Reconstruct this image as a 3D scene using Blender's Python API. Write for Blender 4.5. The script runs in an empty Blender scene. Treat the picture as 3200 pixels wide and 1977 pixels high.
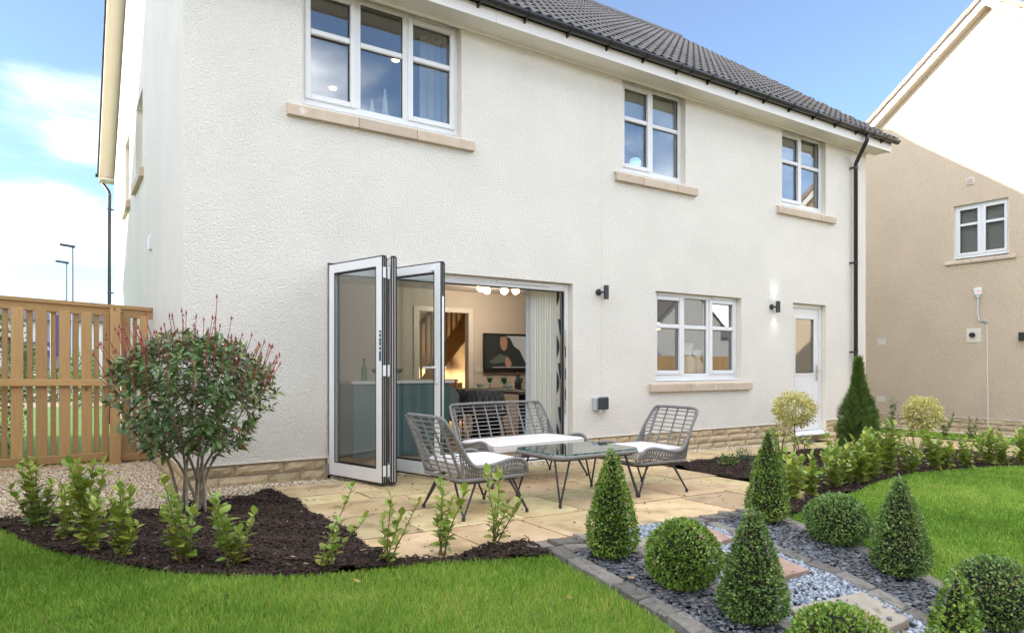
import bpy, bmesh, math, random
import numpy as np
from mathutils import Vector, Matrix, Euler, Quaternion
SC = bpy.context.scene
COL = SC.collection
PI = math.pi

# ---------------------------------------------------------------- camera
cam_d = bpy.data.cameras.new('camera')
cam = bpy.data.objects.new('camera', cam_d); COL.objects.link(cam)
cam.location = (-0.908, -6.702, 1.09)
cam.rotation_euler = (math.radians(90), 0, math.radians(-33.444))
cam_d.sensor_width = 36; cam_d.lens = 24.0
cam_d.shift_y = 0.0492
cam_d.clip_start = 0.05; cam_d.clip_end = 5000
SC.camera = cam

# ---------------------------------------------------------------- sky, sun, exposure
SUN = Vector((-5.2, 2.4, 2.05)).normalized()          # towards the sun: low, from the left and a little behind the house
SUN_EL = math.asin(SUN.z); SUN_ROT = math.atan2(SUN.x, SUN.y)
world = bpy.data.worlds.new('World'); SC.world = world; world.use_nodes = True
wn = world.node_tree; wn.nodes.clear()
w_out = wn.nodes.new('ShaderNodeOutputWorld'); w_bg = wn.nodes.new('ShaderNodeBackground')
w_sky = wn.nodes.new('ShaderNodeTexSky'); w_sky.sky_type = 'NISHITA'; w_sky.sun_disc = False
w_sky.sun_elevation = SUN_EL; w_sky.sun_rotation = SUN_ROT
w_sky.altitude = 60; w_sky.air_density = 0.8; w_sky.dust_density = 0.1; w_sky.ozone_density = 3.0
w_tc = wn.nodes.new('ShaderNodeTexCoord')
w_map = wn.nodes.new('ShaderNodeMapping'); w_map.inputs['Scale'].default_value = (0.8, 1.3, 2.6)
w_map.inputs['Rotation'].default_value = (0.15, 0.25, 0.5); w_map.inputs['Location'].default_value = (13.0, 25.5, 15.5)
w_n1 = wn.nodes.new('ShaderNodeTexNoise'); w_n1.inputs['Scale'].default_value = 1.3; w_n1.inputs['Detail'].default_value = 3
w_n2 = wn.nodes.new('ShaderNodeTexNoise'); w_n2.inputs['Scale'].default_value = 3.2; w_n2.inputs['Detail'].default_value = 7
w_n2.inputs['Roughness'].default_value = 0.52; w_n2.inputs['Distortion'].default_value = 0.5
w_add = wn.nodes.new('ShaderNodeMath'); w_add.operation = 'MULTIPLY_ADD'; w_add.inputs[1].default_value = 0.62
w_sc = wn.nodes.new('ShaderNodeMath'); w_sc.operation = 'MULTIPLY'; w_sc.inputs[1].default_value = 0.38
w_rmp = wn.nodes.new('ShaderNodeValToRGB')
w_rmp.color_ramp.elements[0].position = 0.45; w_rmp.color_ramp.elements[0].color = (0.013, 0.013, 0.013, 1)
w_rmp.color_ramp.elements[1].position = 0.70; w_rmp.color_ramp.elements[1].color = (0.85, 0.85, 0.85, 1)
w_rmp.color_ramp.interpolation = 'EASE'
w_mix = wn.nodes.new('ShaderNodeMix'); w_mix.data_type = 'RGBA'
w_mix.inputs[7].default_value = (27.0, 26.6, 25.8, 1)
for a, b in ((w_tc.outputs['Generated'], w_map.inputs['Vector']), (w_map.outputs[0], w_n1.inputs['Vector']), (w_map.outputs[0], w_n2.inputs['Vector']),
             (w_n1.outputs['Fac'], w_add.inputs[0]), (w_n2.outputs['Fac'], w_sc.inputs[0]), (w_sc.outputs[0], w_add.inputs[2]),
             (w_add.outputs[0], w_rmp.inputs['Fac']), (w_rmp.outputs['Color'], w_mix.inputs[0]), (w_sky.outputs[0], w_mix.inputs[6]),
             (w_mix.outputs[2], w_bg.inputs['Color']), (w_bg.outputs[0], w_out.inputs['Surface'])):
    wn.links.new(a, b)
w_bg.inputs['Strength'].default_value = 0.065
sun_d = bpy.data.lights.new('sun', 'SUN'); sun_d.energy = 2.0; sun_d.angle = math.radians(0.53); sun_d.color = (1.0, 0.93, 0.82)
sun = bpy.data.objects.new('sun', sun_d); COL.objects.link(sun)
sun.rotation_euler = SUN.to_track_quat('Z', 'Y').to_euler()
SC.view_settings.view_transform = 'Standard'; SC.view_settings.look = 'None'
SC.view_settings.exposure = 2.3; SC.view_settings.gamma = 1.0
try: SC.view_settings.use_curve_mapping = False
except Exception: pass
try:
    SC.cycles.use_denoising = True; SC.cycles.max_bounces = 10; SC.cycles.transparent_max_bounces = 24; SC.cycles.diffuse_bounces = 5
    SC.cycles.sample_clamp_indirect = 8.0; SC.cycles.caustics_reflective = False; SC.cycles.caustics_refractive = False
except Exception: pass

# ---------------------------------------------------------------- ground heights
def zg(x, y):
    """garden level: falls a little to the right and away from the house beyond the patio"""
    t = np.maximum(0.0, -3.1 - np.asarray(y, float))
    x = np.asarray(x, float)
    return (-0.012*np.maximum(0.0, np.minimum(x, 11.5) - 0.7) - 0.1*t*np.minimum(1.0, t/0.3 + 0.3)
            - 0.12*np.maximum(0.0, t - 1.3) - 0.059*np.clip(x - 11.5, 0.0, 5.2))
def zgf(x, y): return float(zg(x, y))
def inpoly(X, Y, P):
    X = np.asarray(X, float); Y = np.asarray(Y, float); ins = np.zeros(X.shape, bool); n = len(P)
    for i in range(n):
        x1, y1 = P[i]; x2, y2 = P[(i+1) % n]
        if y1 == y2: continue
        c = ((y1 > Y) != (y2 > Y)) & (X < (x2-x1)*(Y-y1)/(y2-y1) + x1)
        ins ^= c
    return ins

# ---------------------------------------------------------------- materials
def nodes_of(name):
    m = bpy.data.materials.new(name); m.use_nodes = True
    nt = m.node_tree
    return m, nt, nt.nodes['Principled BSDF'], nt.nodes['Material Output']
def N(nt, t, **kw):
    n = nt.nodes.new(t)
    for k, v in kw.items(): setattr(n, k, v)
    return n
def S(n, **kw):
    for k, v in kw.items():
        n.inputs[k.replace('_', ' ')].default_value = v
    return n
def rgba(c): return (c[0], c[1], c[2], 1.0)
def pm(name, c1, c2=None, scale=8.0, rough=0.6, bump=None, rnd=0.0, spec=0.5, attr=None, hue=0.0, metal=0.0, transl=0.0, stretch=None, detail=6, c3=None, s3=40.0, t3=(0.6, 0.7), coat=0.0):
    """procedural material: two-colour noise, a third colour in speckles, per-object variation, optional bump, optional per-face ramp attribute"""
    m, nt, b, out = nodes_of(name); L = nt.links.new
    tc = N(nt, 'ShaderNodeTexCoord'); src = tc.outputs['Object']
    oi = N(nt, 'ShaderNodeObjectInfo')
    mp = N(nt, 'ShaderNodeMapping')
    if stretch: mp.inputs['Scale'].default_value = stretch
    L(src, mp.inputs['Vector'])
    ofs = N(nt, 'ShaderNodeVectorMath', operation='MULTIPLY_ADD')
    L(oi.outputs['Random'], ofs.inputs[0]); ofs.inputs[1].default_value = (37.0, 17.0, 23.0) if rnd > 0 else (0, 0, 0); L(mp.outputs[0], ofs.inputs[2])
    vec = ofs.outputs[0]
    if attr:
        at = N(nt, 'ShaderNodeAttribute', attribute_name='Col')
        rp = N(nt, 'ShaderNodeValToRGB'); rp.color_ramp.elements.remove(rp.color_ramp.elements[0])
        rp.color_ramp.elements[0].position = attr[0][0]; rp.color_ramp.elements[0].color = rgba(attr[0][1])
        for p, c in attr[1:]:
            e = rp.color_ramp.elements.new(p); e.color = rgba(c)
        L(at.outputs['Fac'], rp.inputs['Fac']); col = rp.outputs['Color']
    else:
        nz = S(N(nt, 'ShaderNodeTexNoise'), Scale=scale, Detail=detail, Roughness=0.6); L(vec, nz.inputs['Vector'])
        mx = N(nt, 'ShaderNodeMix', data_type='RGBA')
        rr = N(nt, 'ShaderNodeMapRange'); rr.inputs[1].default_value = 0.32; rr.inputs[2].default_value = 0.68; L(nz.outputs['Fac'], rr.inputs[0])
        L(rr.outputs[0], mx.inputs[0]); mx.inputs[6].default_value = rgba(c1); mx.inputs[7].default_value = rgba(c2 or c1); col = mx.outputs[2]
    if c3:
        n3 = S(N(nt, 'ShaderNodeTexNoise'), Scale=s3, Detail=3.0); L(vec, n3.inputs['Vector'])
        r3 = N(nt, 'ShaderNodeMapRange'); r3.inputs[1].default_value = t3[0]; r3.inputs[2].default_value = t3[1]; L(n3.outputs['Fac'], r3.inputs[0])
        m3 = N(nt, 'ShaderNodeMix', data_type='RGBA'); L(r3.outputs[0], m3.inputs[0]); L(col, m3.inputs[6]); m3.inputs[7].default_value = rgba(c3); col = m3.outputs[2]
    if rnd > 0 or hue > 0:
        hs = N(nt, 'ShaderNodeHueSaturation'); L(col, hs.inputs['Color'])
        mr = N(nt, 'ShaderNodeMapRange'); mr.inputs[3].default_value = 1-rnd; mr.inputs[4].default_value = 1+rnd; L(oi.outputs['Random'], mr.inputs[0]); L(mr.outputs[0], hs.inputs['Value'])
        if hue > 0:
            ml = N(nt, 'ShaderNodeMath', operation='MULTIPLY'); ml.inputs[1].default_value = 7.31; L(oi.outputs['Random'], ml.inputs[0])
            fr = N(nt, 'ShaderNodeMath', operation='FRACT'); L(ml.outputs[0], fr.inputs[0])
            mh = N(nt, 'ShaderNodeMapRange'); mh.inputs[3].default_value = 0.5-hue; mh.inputs[4].default_value = 0.5+hue; L(fr.outputs[0], mh.inputs[0]); L(mh.outputs[0], hs.inputs['Hue'])
        col = hs.outputs['Color']
    L(col, b.inputs['Base Color'])
    b.inputs['Roughness'].default_value = rough; b.inputs['Metallic'].default_value = metal; b.inputs['Specular IOR Level'].default_value = spec
    if coat: b.inputs['Coat Weight'].default_value = coat
    if bump:
        bs, st, di = bump
        nb = S(N(nt, 'ShaderNodeTexNoise'), Scale=bs, Detail=5.0, Roughness=0.65); L(vec, nb.inputs['Vector'])
        bp = S(N(nt, 'ShaderNodeBump'), Strength=st, Distance=di); L(nb.outputs['Fac'], bp.inputs['Height']); L(bp.outputs[0], b.inputs['Normal'])
    if transl > 0:
        tr = N(nt, 'ShaderNodeBsdfTranslucent'); ms = N(nt, 'ShaderNodeMixShader'); ms.inputs[0].default_value = transl
        L(col, tr.inputs['Color']); L(b.outputs[0], ms.inputs[1]); L(tr.outputs[0], ms.inputs[2]); L(ms.outputs[0], out.inputs['Surface'])
    return m
def harl(name, base, chip, grit, scale=110.0, dist=0.0085, thr=(0.53, 0.72)):
    """dry-dash render: pebbly relief with ochre and grey grit showing between the chips"""
    m, nt, b, out = nodes_of(name); L = nt.links.new
    tc = N(nt, 'ShaderNodeTexCoord'); v = tc.outputs['Object']
    n1 = S(N(nt, 'ShaderNodeTexNoise'), Scale=scale, Detail=2.0, Roughness=0.8); L(v, n1.inputs['Vector'])
    n2 = S(N(nt, 'ShaderNodeTexNoise'), Scale=scale*0.9, Detail=2.0); L(v, n2.inputs['Vector'])
    n3 = S(N(nt, 'ShaderNodeTexNoise'), Scale=1.3, Detail=4.0); L(v, n3.inputs['Vector'])
    vo = S(N(nt, 'ShaderNodeTexVoronoi'), Scale=scale*0.62); L(v, vo.inputs['Vector'])
    r1 = N(nt, 'ShaderNodeMapRange'); r1.inputs[1].default_value = thr[0]; r1.inputs[2].default_value = thr[1]; L(n2.outputs['Fac'], r1.inputs[0])
    m1 = N(nt, 'ShaderNodeMix', data_type='RGBA'); L(r1.outputs[0], m1.inputs[0]); m1.inputs[6].default_value = rgba(base); m1.inputs[7].default_value = rgba(chip)
    r2 = N(nt, 'ShaderNodeMapRange'); r2.inputs[1].default_value = 0.66; r2.inputs[2].default_value = 0.76; L(n1.outputs['Fac'], r2.inputs[0])
    m2 = N(nt, 'ShaderNodeMix', data_type='RGBA'); L(r2.outputs[0], m2.inputs[0]); L(m1.outputs[2], m2.inputs[6]); m2.inputs[7].default_value = rgba(grit)
    r3 = N(nt, 'ShaderNodeMapRange'); r3.inputs[3].default_value = 0.90; r3.inputs[4].default_value = 1.07; L(n3.outputs['Fac'], r3.inputs[0])
    sx = N(nt, 'ShaderNodeSeparateXYZ'); L(v, sx.inputs[0])      # splash marks at the foot of the wall
    rz = N(nt, 'ShaderNodeMapRange'); rz.inputs[1].default_value = 0.75; rz.inputs[2].default_value = 0.15; L(sx.outputs[2], rz.inputs[0])
    n4 = S(N(nt, 'ShaderNodeTexNoise'), Scale=5.0, Detail=6.0); L(v, n4.inputs['Vector'])
    mz = N(nt, 'ShaderNodeMath', operation='MULTIPLY'); L(rz.outputs[0], mz.inputs[0]); L(n4.outputs['Fac'], mz.inputs[1])
    mw = N(nt, 'ShaderNodeMath', operation='MULTIPLY'); L(mz.outputs[0], mw.inputs[0]); mw.inputs[1].default_value = 0.28
    m5 = N(nt, 'ShaderNodeMix', data_type='RGBA'); L(mw.outputs[0], m5.inputs[0]); L(m2.outputs[2], m5.inputs[6]); m5.inputs[7].default_value = (0.30, 0.25, 0.19, 1)
    hs = N(nt, 'ShaderNodeHueSaturation'); L(m5.outputs[2], hs.inputs['Color']); L(r3.outputs[0], hs.inputs['Value']); L(hs.outputs[0], b.inputs['Base Color'])
    ad = N(nt, 'ShaderNodeMath', operation='SUBTRACT'); L(n1.outputs['Fac'], ad.inputs[0]); L(vo.outputs['Distance'], ad.inputs[1])
    bp = S(N(nt, 'ShaderNodeBump'), Strength=1.0, Distance=dist); L(ad.outputs[0], bp.inputs['Height']); L(bp.outputs[0], b.inputs['Normal'])
    b.inputs['Roughness'].default_value = 0.9; b.inputs['Specular IOR Level'].default_value = 0.2
    return m
def glass(name, refl=1.0, base=0.03, tint=(0.96, 0.98, 0.97)):
    m, nt, b, out = nodes_of(name); L = nt.links.new; nt.nodes.remove(b)
    lw = N(nt, 'ShaderNodeLayerWeight'); lw.inputs['Blend'].default_value = 0.5
    fr = N(nt, 'ShaderNodeMath', operation='POWER'); fr.inputs[1].default_value = 4.0; L(lw.outputs['Facing'], fr.inputs[0])
    mu = N(nt, 'ShaderNodeMath', operation='MULTIPLY_ADD', use_clamp=True); mu.inputs[1].default_value = refl; mu.inputs[2].default_value = base; L(fr.outputs[0], mu.inputs[0])
    tr = N(nt, 'ShaderNodeBsdfTransparent'); tr.inputs['Color'].default_value = rgba(tint)
    gl = N(nt, 'ShaderNodeBsdfGlossy'); gl.inputs['Roughness'].default_value = 0.0
    ms = N(nt, 'ShaderNodeMixShader'); L(mu.outputs[0], ms.inputs[0]); L(tr.outputs[0], ms.inputs[1]); L(gl.outputs[0], ms.inputs[2]); L(ms.outputs[0], out.inputs['Surface'])
    return m
def emit(name, c, s, base=(0.8, 0.8, 0.8)):
    m, nt, b, out = nodes_of(name)
    b.inputs['Base Color'].default_value = rgba(base); b.inputs['Emission Color'].default_value = rgba(c); b.inputs['Emission Strength'].default_value = s
    return m
def wood(name, c1, c2, knot=(0.16, 0.08, 0.035)):
    """planed softwood: long grain along local z with knots"""
    m, nt, b, out = nodes_of(name); L = nt.links.new
    tc = N(nt, 'ShaderNodeTexCoord'); oi = N(nt, 'ShaderNodeObjectInfo')
    of = N(nt, 'ShaderNodeVectorMath', operation='MULTIPLY_ADD'); L(oi.outputs['Random'], of.inputs[0]); of.inputs[1].default_value = (31, 57, 13); L(tc.outputs['Object'], of.inputs[2])
    mp = N(nt, 'ShaderNodeMapping'); mp.inputs['Scale'].default_value = (1, 1, 0.06); L(of.outputs[0], mp.inputs['Vector'])
    n1 = S(N(nt, 'ShaderNodeTexNoise'), Scale=55.0, Detail=5.0, Distortion=0.6); L(mp.outputs[0], n1.inputs['Vector'])
    mx = N(nt, 'ShaderNodeMix', data_type='RGBA'); L(n1.outputs['Fac'], mx.inputs[0]); mx.inputs[6].default_value = rgba(c1); mx.inputs[7].default_value = rgba(c2)
    mk = N(nt, 'ShaderNodeMapping'); mk.inputs['Scale'].default_value = (1, 1, 0.55); L(of.outputs[0], mk.inputs['Vector'])
    vk = S(N(nt, 'ShaderNodeTexVoronoi'), Scale=6.5); L(mk.outputs[0], vk.inputs['Vector'])
    rk = N(nt, 'ShaderNodeMapRange'); rk.inputs[1].default_value = 0.13; rk.inputs[2].default_value = 0.05; L(vk.outputs['Distance'], rk.inputs[0])
    m2 = N(nt, 'ShaderNodeMix', data_type='RGBA'); L(rk.outputs[0], m2.inputs[0]); L(mx.outputs[2], m2.inputs[6]); m2.inputs[7].default_value = rgba(knot)
    hs = N(nt, 'ShaderNodeHueSaturation'); mr = N(nt, 'ShaderNodeMapRange'); mr.inputs[3].default_value = 0.78; mr.inputs[4].default_value = 1.15
    L(oi.outputs['Random'], mr.inputs[0]); L(mr.outputs[0], hs.inputs['Value']); L(m2.outputs[2], hs.inputs['Color']); L(hs.outputs[0], b.inputs['Base Color'])
    bp = S(N(nt, 'ShaderNodeBump'), Strength=0.35, Distance=0.003); L(n1.outputs['Fac'], bp.inputs['Height']); L(bp.outputs[0], b.inputs['Normal'])
    b.inputs['Roughness'].default_value = 0.75
    return m

M = {}
M['harl_white'] = harl('white_harling', (0.83, 0.81, 0.755), (0.75, 0.70, 0.60), (0.46, 0.39, 0.285))
M['harl_buff'] = harl('buff_harling', (0.67, 0.555, 0.43), (0.54, 0.40, 0.255), (0.34, 0.235, 0.13), 62.0, 0.012, (0.46, 0.66))
M['reveal'] = pm('smooth_cream_render', (0.74, 0.69, 0.60), (0.70, 0.65, 0.56), 6, 0.8)
M['upvc'] = pm('white_upvc', (0.74, 0.75, 0.76), (0.72, 0.73, 0.74), 3, 0.28)
M['upvc_soffit'] = pm('white_soffit_board', (0.80, 0.78, 0.74), (0.76, 0.74, 0.70), 2, 0.35)
M['cream_board'] = pm('cream_verge_board', (0.74, 0.65, 0.52), (0.72, 0.63, 0.50), 3, 0.45)
M['black_pvc'] = pm('black_pvc', (0.018, 0.020, 0.024), (0.03, 0.032, 0.036), 3, 0.22)
M['gasket'] = pm('black_gasket', (0.012, 0.012, 0.013), None, 3, 0.5)
M['grey_metal'] = pm('charcoal_powder_coat', (0.035, 0.037, 0.042), (0.045, 0.047, 0.052), 20, 0.4)
M['steel'] = pm('satin_steel', (0.55, 0.54, 0.52), None, 3, 0.3, metal=1.0)
M['sill'] = pm('cast_stone_sill', (0.52, 0.42, 0.32), (0.62, 0.52, 0.42), 5, 0.85, (120, 0.35, 0.004), rnd=0.10, c3=(0.72, 0.66, 0.58), s3=7.0, t3=(0.62, 0.74))
M['plinth'] = pm('split_face_stone', (0.50, 0.38, 0.225), (0.62, 0.50, 0.33), 9, 0.9, (38, 0.9, 0.02), rnd=0.16, c3=(0.58, 0.50, 0.36), s3=16.0, t3=(0.58, 0.7))
M['mortar'] = pm('grey_mortar', (0.44, 0.40, 0.34), (0.50, 0.46, 0.39), 60, 0.95, (150, 0.5, 0.004))
M['tile'] = pm('grey_concrete_tile', (0.055, 0.052, 0.052), (0.085, 0.080, 0.078), 14, 0.55, (160, 0.25, 0.003), rnd=0.14)
M['tile_brown'] = pm('brown_concrete_tile', (0.30, 0.21, 0.165), (0.36, 0.26, 0.21), 14, 0.7, (160, 0.25, 0.003), rnd=0.10)
M['tile_red'] = pm('red_concrete_tile', (0.20, 0.09, 0.06), (0.25, 0.12, 0.08), 10, 0.7)
M['pane'] = glass('window_glass', 0.9, 0.20)
M['pane_door'] = glass('door_glass', 1.0, 0.13, (0.90, 0.94, 0.93))
M['pane_clear'] = glass('clear_glass', 0.8, 0.03, (0.95, 0.97, 0.96))
M['pane_table'] = glass('green_edge_glass', 0.9, 0.16, (0.80, 0.92, 0.87))
M['glass_edge'] = pm('glass_edge_green', (0.02, 0.16, 0.12), (0.05, 0.24, 0.19), 4, 0.15)
M['wood'] = wood('treated_softwood', (0.62, 0.40, 0.185), (0.42, 0.245, 0.10))
M['slab'] = pm('buff_riven_slab', (0.47, 0.335, 0.165), (0.60, 0.47, 0.28), 2.6, 0.6, (22, 0.5, 0.014), rnd=0.20, hue=0.014, c3=(0.33, 0.235, 0.12), s3=4.5, t3=(0.52, 0.72))
M['joint'] = pm('sandy_joint', (0.13, 0.10, 0.055), (0.20, 0.155, 0.085), 30, 0.95, (120, 0.6, 0.006))
M['sett'] = pm('grey_concrete_sett', (0.15, 0.138, 0.12), (0.23, 0.212, 0.188), 14, 0.85, (120, 0.6, 0.006), rnd=0.28, hue=0.01, c3=(0.085, 0.08, 0.072), s3=24.0, t3=(0.55, 0.7))
M['red_flag'] = pm('red_sandstone_flag', (0.33, 0.205, 0.15), (0.40, 0.27, 0.21), 7, 0.6, (30, 0.3, 0.01), rnd=0.08, c3=(0.62, 0.55, 0.48), s3=26.0, t3=(0.66, 0.72))
M['grey_flag'] = pm('grey_sandstone_flag', (0.30, 0.255, 0.20), (0.38, 0.335, 0.27), 6, 0.65, (30, 0.3, 0.01), c3=(0.20, 0.18, 0.15), s3=9.0, t3=(0.6, 0.72))
M['soil'] = pm('dark_soil', (0.022, 0.014, 0.009), (0.045, 0.028, 0.018), 40, 0.95, (90, 0.9, 0.02))
M['chips'] = pm('bark_chips', (0, 0, 0), attr=[(0.0, (0.014, 0.008, 0.006)), (0.55, (0.045, 0.023, 0.014)), (0.85, (0.10, 0.048, 0.027)), (0.97, (0.19, 0.10, 0.055)), (1.0, (0.34, 0.28, 0.2))], rough=0.85)
M['gravel_bed'] = pm('gravel_bedding', (0.36, 0.29, 0.20), (0.26, 0.20, 0.13), 60, 0.95, (90, 1.0, 0.02))
M['gravel'] = pm('buff_gravel', (0, 0, 0), attr=[(0.0, (0.30, 0.19, 0.10)), (0.25, (0.52, 0.39, 0.24)), (0.55, (0.68, 0.56, 0.40)), (0.8, (0.78, 0.71, 0.58)), (0.93, (0.26, 0.23, 0.20)), (1.0, (0.76, 0.73, 0.68))], rough=0.75)
M['chip_grey'] = pm('blue_grey_gravel', (0, 0, 0), attr=[(0.0, (0.10, 0.12, 0.15)), (0.3, (0.19, 0.225, 0.275)), (0.65, (0.31, 0.35, 0.41)), (1.0, (0.56, 0.59, 0.63))], rough=0.7)
M['bed_grey'] = pm('grey_bedding', (0.10, 0.11, 0.13), (0.17, 0.18, 0.20), 60, 0.95, (90, 1.0, 0.02))
M['slate'] = pm('slate_chips', (0, 0, 0), attr=[(0.0, (0.034, 0.038, 0.046)), (0.5, (0.098, 0.107, 0.122)), (0.85, (0.20, 0.212, 0.235)), (0.95, (0.15, 0.10, 0.07)), (1.0, (0.19, 0.195, 0.205))], rough=0.5)
M['bed_slate'] = pm('slate_bedding', (0.016, 0.017, 0.021), (0.036, 0.038, 0.045), 60, 0.95, (90, 1.0, 0.02))
M['turf'] = pm('turf_base', (0.08, 0.14, 0.025), (0.11, 0.16, 0.035), 30, 0.95)
M['grass'] = pm('grass_blades', (0, 0, 0), attr=[(0.0, (0.11, 0.21, 0.026)), (0.4, (0.21, 0.38, 0.048)), (0.75, (0.33, 0.50, 0.075)), (0.92, (0.42, 0.52, 0.10)), (1.0, (0.58, 0.46, 0.18))], rough=0.55, spec=0.25, transl=0.3)
M['far_grass'] = pm('distant_lawn', (0.075, 0.16, 0.022), (0.115, 0.21, 0.035), 2.0, 0.9, (40, 0.6, 0.05))
M['leaf_gris'] = pm('griselinia_leaf', (0.24, 0.34, 0.055), (0.36, 0.43, 0.08), 14, 0.32, rnd=0.28, hue=0.03, transl=0.28, spec=0.5)
M['stem_gris'] = pm('griselinia_stem', (0.19, 0.17, 0.065), (0.15, 0.10, 0.05), 9, 0.6)
M['leaf_box'] = pm('box_leaf', (0, 0, 0), attr=[(0.0, (0.08, 0.15, 0.024)), (0.45, (0.175, 0.30, 0.046)), (0.8, (0.29, 0.42, 0.07)), (0.93, (0.35, 0.41, 0.08)), (0.975, (0.34, 0.34, 0.06)), (1.0, (0.36, 0.25, 0.12))], rough=0.35, spec=0.45, transl=0.12)
M['leaf_box_b'] = pm('bluish_box_leaf', (0, 0, 0), attr=[(0.0, (0.07, 0.135, 0.034)), (0.45, (0.155, 0.26, 0.064)), (0.8, (0.25, 0.365, 0.10)), (0.95, (0.27, 0.34, 0.11)), (0.985, (0.34, 0.33, 0.07)), (1.0, (0.36, 0.25, 0.12))], rough=0.35, spec=0.45, transl=0.12)
M['core'] = pm('dark_twigs', (0.012, 0.016, 0.007), (0.03, 0.026, 0.013), 30, 0.95, (60, 1.0, 0.03))
M['leaf_phot'] = pm('photinia_leaf', (0.065, 0.145, 0.045), (0.125, 0.215, 0.065), 9, 0.30, rnd=0.35, hue=0.025, transl=0.10, spec=0.5)
M['leaf_phot_m'] = pm('photinia_foliage', (0, 0, 0), attr=[(0.0, (0.05, 0.11, 0.036)), (0.5, (0.12, 0.20, 0.058)), (0.9, (0.22, 0.29, 0.075)), (0.965, (0.16, 0.11, 0.04)), (1.0, (0.30, 0.12, 0.045))], rough=0.32, spec=0.5, transl=0.1)
M['red_shoot'] = pm('red_shoot', (0.26, 0.045, 0.045), (0.40, 0.10, 0.08), 20, 0.5, transl=0.1)
M['bark'] = pm('grey_bark', (0.25, 0.205, 0.145), (0.36, 0.31, 0.23), 26, 0.9, (50, 0.5, 0.006))
M['leaf_euon'] = pm('variegated_leaf', (0, 0, 0), attr=[(0.0, (0.10, 0.18, 0.04)), (0.22, (0.16, 0.25, 0.06)), (0.26, (0.66, 0.60, 0.16)), (0.7, (0.80, 0.72, 0.26)), (1.0, (0.84, 0.80, 0.46))], rough=0.4, transl=0.2)
M['leaf_auc'] = pm('spotted_aucuba_leaf', (0.07, 0.17, 0.03), (0.10, 0.21, 0.04), 9, 0.25, rnd=0.15, transl=0.15, c3=(0.60, 0.55, 0.09), s3=30.0, t3=(0.50, 0.56))
M['thuja'] = pm('thuja_spray', (0, 0, 0), attr=[(0.0, (0.045, 0.085, 0.014)), (0.5, (0.11, 0.19, 0.03)), (0.85, (0.19, 0.275, 0.05)), (0.97, (0.15, 0.19, 0.05)), (1.0, (0.23, 0.17, 0.07))], rough=0.65, transl=0.15)
M['lav'] = pm('grey_green_leaf', (0, 0, 0), attr=[(0.0, (0.08, 0.12, 0.05)), (1.0, (0.21, 0.26, 0.15))], rough=0.7, transl=0.15)
M['rattan'] = pm('grey_rattan', (0.15, 0.147, 0.143), (0.225, 0.22, 0.213), 40, 0.55, (400, 0.3, 0.002))
M['cushion'] = pm('pale_cushion', (0.70, 0.66, 0.64), (0.66, 0.62, 0.60), 5, 0.9, (500, 0.15, 0.002))
M['blackmetal'] = pm('dark_tube', (0.022, 0.024, 0.028), (0.03, 0.032, 0.036), 20, 0.35)
M['wall_in'] = pm('interior_paint', (0.62, 0.565, 0.50), (0.60, 0.545, 0.48), 3, 0.85)
M['ceil_in'] = pm('ceiling_paint', (0.66, 0.63, 0.58), None, 3, 0.9)
M['floor_in'] = pm('oak_floor', (0.28, 0.17, 0.09), (0.36, 0.23, 0.13), 6, 0.4, stretch=(0.5, 6, 1))
M['dark_in'] = pm('unlit_room_shade', (0.17, 0.165, 0.16), None, 3, 0.9)  # room darkness put into the wall colour, so the windows look dark
M['teal'] = pm('teal_panel', (0.045, 0.115, 0.125), (0.05, 0.125, 0.135), 4, 0.5)
M['worktop'] = pm('white_worktop', (0.78, 0.78, 0.77), None, 3, 0.25)
M['velvet'] = pm('charcoal_velvet', (0.085, 0.08, 0.085), (0.14, 0.135, 0.14), 18, 0.75)
M['sage'] = pm('sage_fabric', (0.13, 0.18, 0.16), (0.17, 0.22, 0.195), 12, 0.9)
M['darkwood'] = pm('dark_table_top', (0.075, 0.068, 0.063), (0.11, 0.10, 0.092), 20, 0.45)
M['celadon'] = pm('celadon_glaze', (0.50, 0.58, 0.50), (0.44, 0.52, 0.45), 8, 0.25)
M['green_glass'] = pm('green_goblet_glass', (0.02, 0.11, 0.045), (0.03, 0.15, 0.06), 6, 0.08, spec=0.8)
M['curtain'] = pm('white_curtain', (0.84, 0.86, 0.81), (0.80, 0.82, 0.77), 4, 0.9, transl=0.3)
M['curtain_blue'] = pm('pale_blue_curtain', (0.50, 0.58, 0.63), None, 4, 0.9, transl=0.3)
M['teal_dark'] = pm('dark_teal_print', (0.035, 0.085, 0.095), None, 4, 0.9)
M['blind'] = pm('roller_blind', (0.62, 0.64, 0.58), None, 3, 0.9, transl=0.35)
M['slat_blind'] = pm('grey_venetian_slat', (0.24, 0.235, 0.225), None, 3, 0.6)
M['white_wood'] = pm('white_gloss_wood', (0.74, 0.70, 0.64), None, 3, 0.4)
M['pine'] = pm('pine_stair', (0.52, 0.33, 0.15), (0.46, 0.28, 0.12), 10, 0.5)
M['black'] = pm('matt_black', (0.012, 0.012, 0.012), None, 3, 0.5)
M['screen'] = emit('screen_glow', (0.16, 0.145, 0.13), 0.35, (0.02, 0.02, 0.02))
M['screen_skin'] = emit('screen_skin_tone', (0.10, 0.048, 0.028), 0.5, (0.02, 0.02, 0.02))
M['screen_dark'] = emit('screen_dark_cloth', (0.006, 0.007, 0.006), 0.5, (0.01, 0.01, 0.01))
M['screen_green'] = emit('screen_olive_cloth', (0.03, 0.035, 0.022), 0.4, (0.01, 0.01, 0.01))
M['globe'] = emit('warm_globe', (1.0, 0.62, 0.26), 2.4)
M['spot'] = emit('warm_downlight', (1.0, 0.72, 0.42), 6.0)
M['lamp_white'] = emit('white_lamp_face', (0.95, 1.0, 0.98), 3.0)
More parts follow.
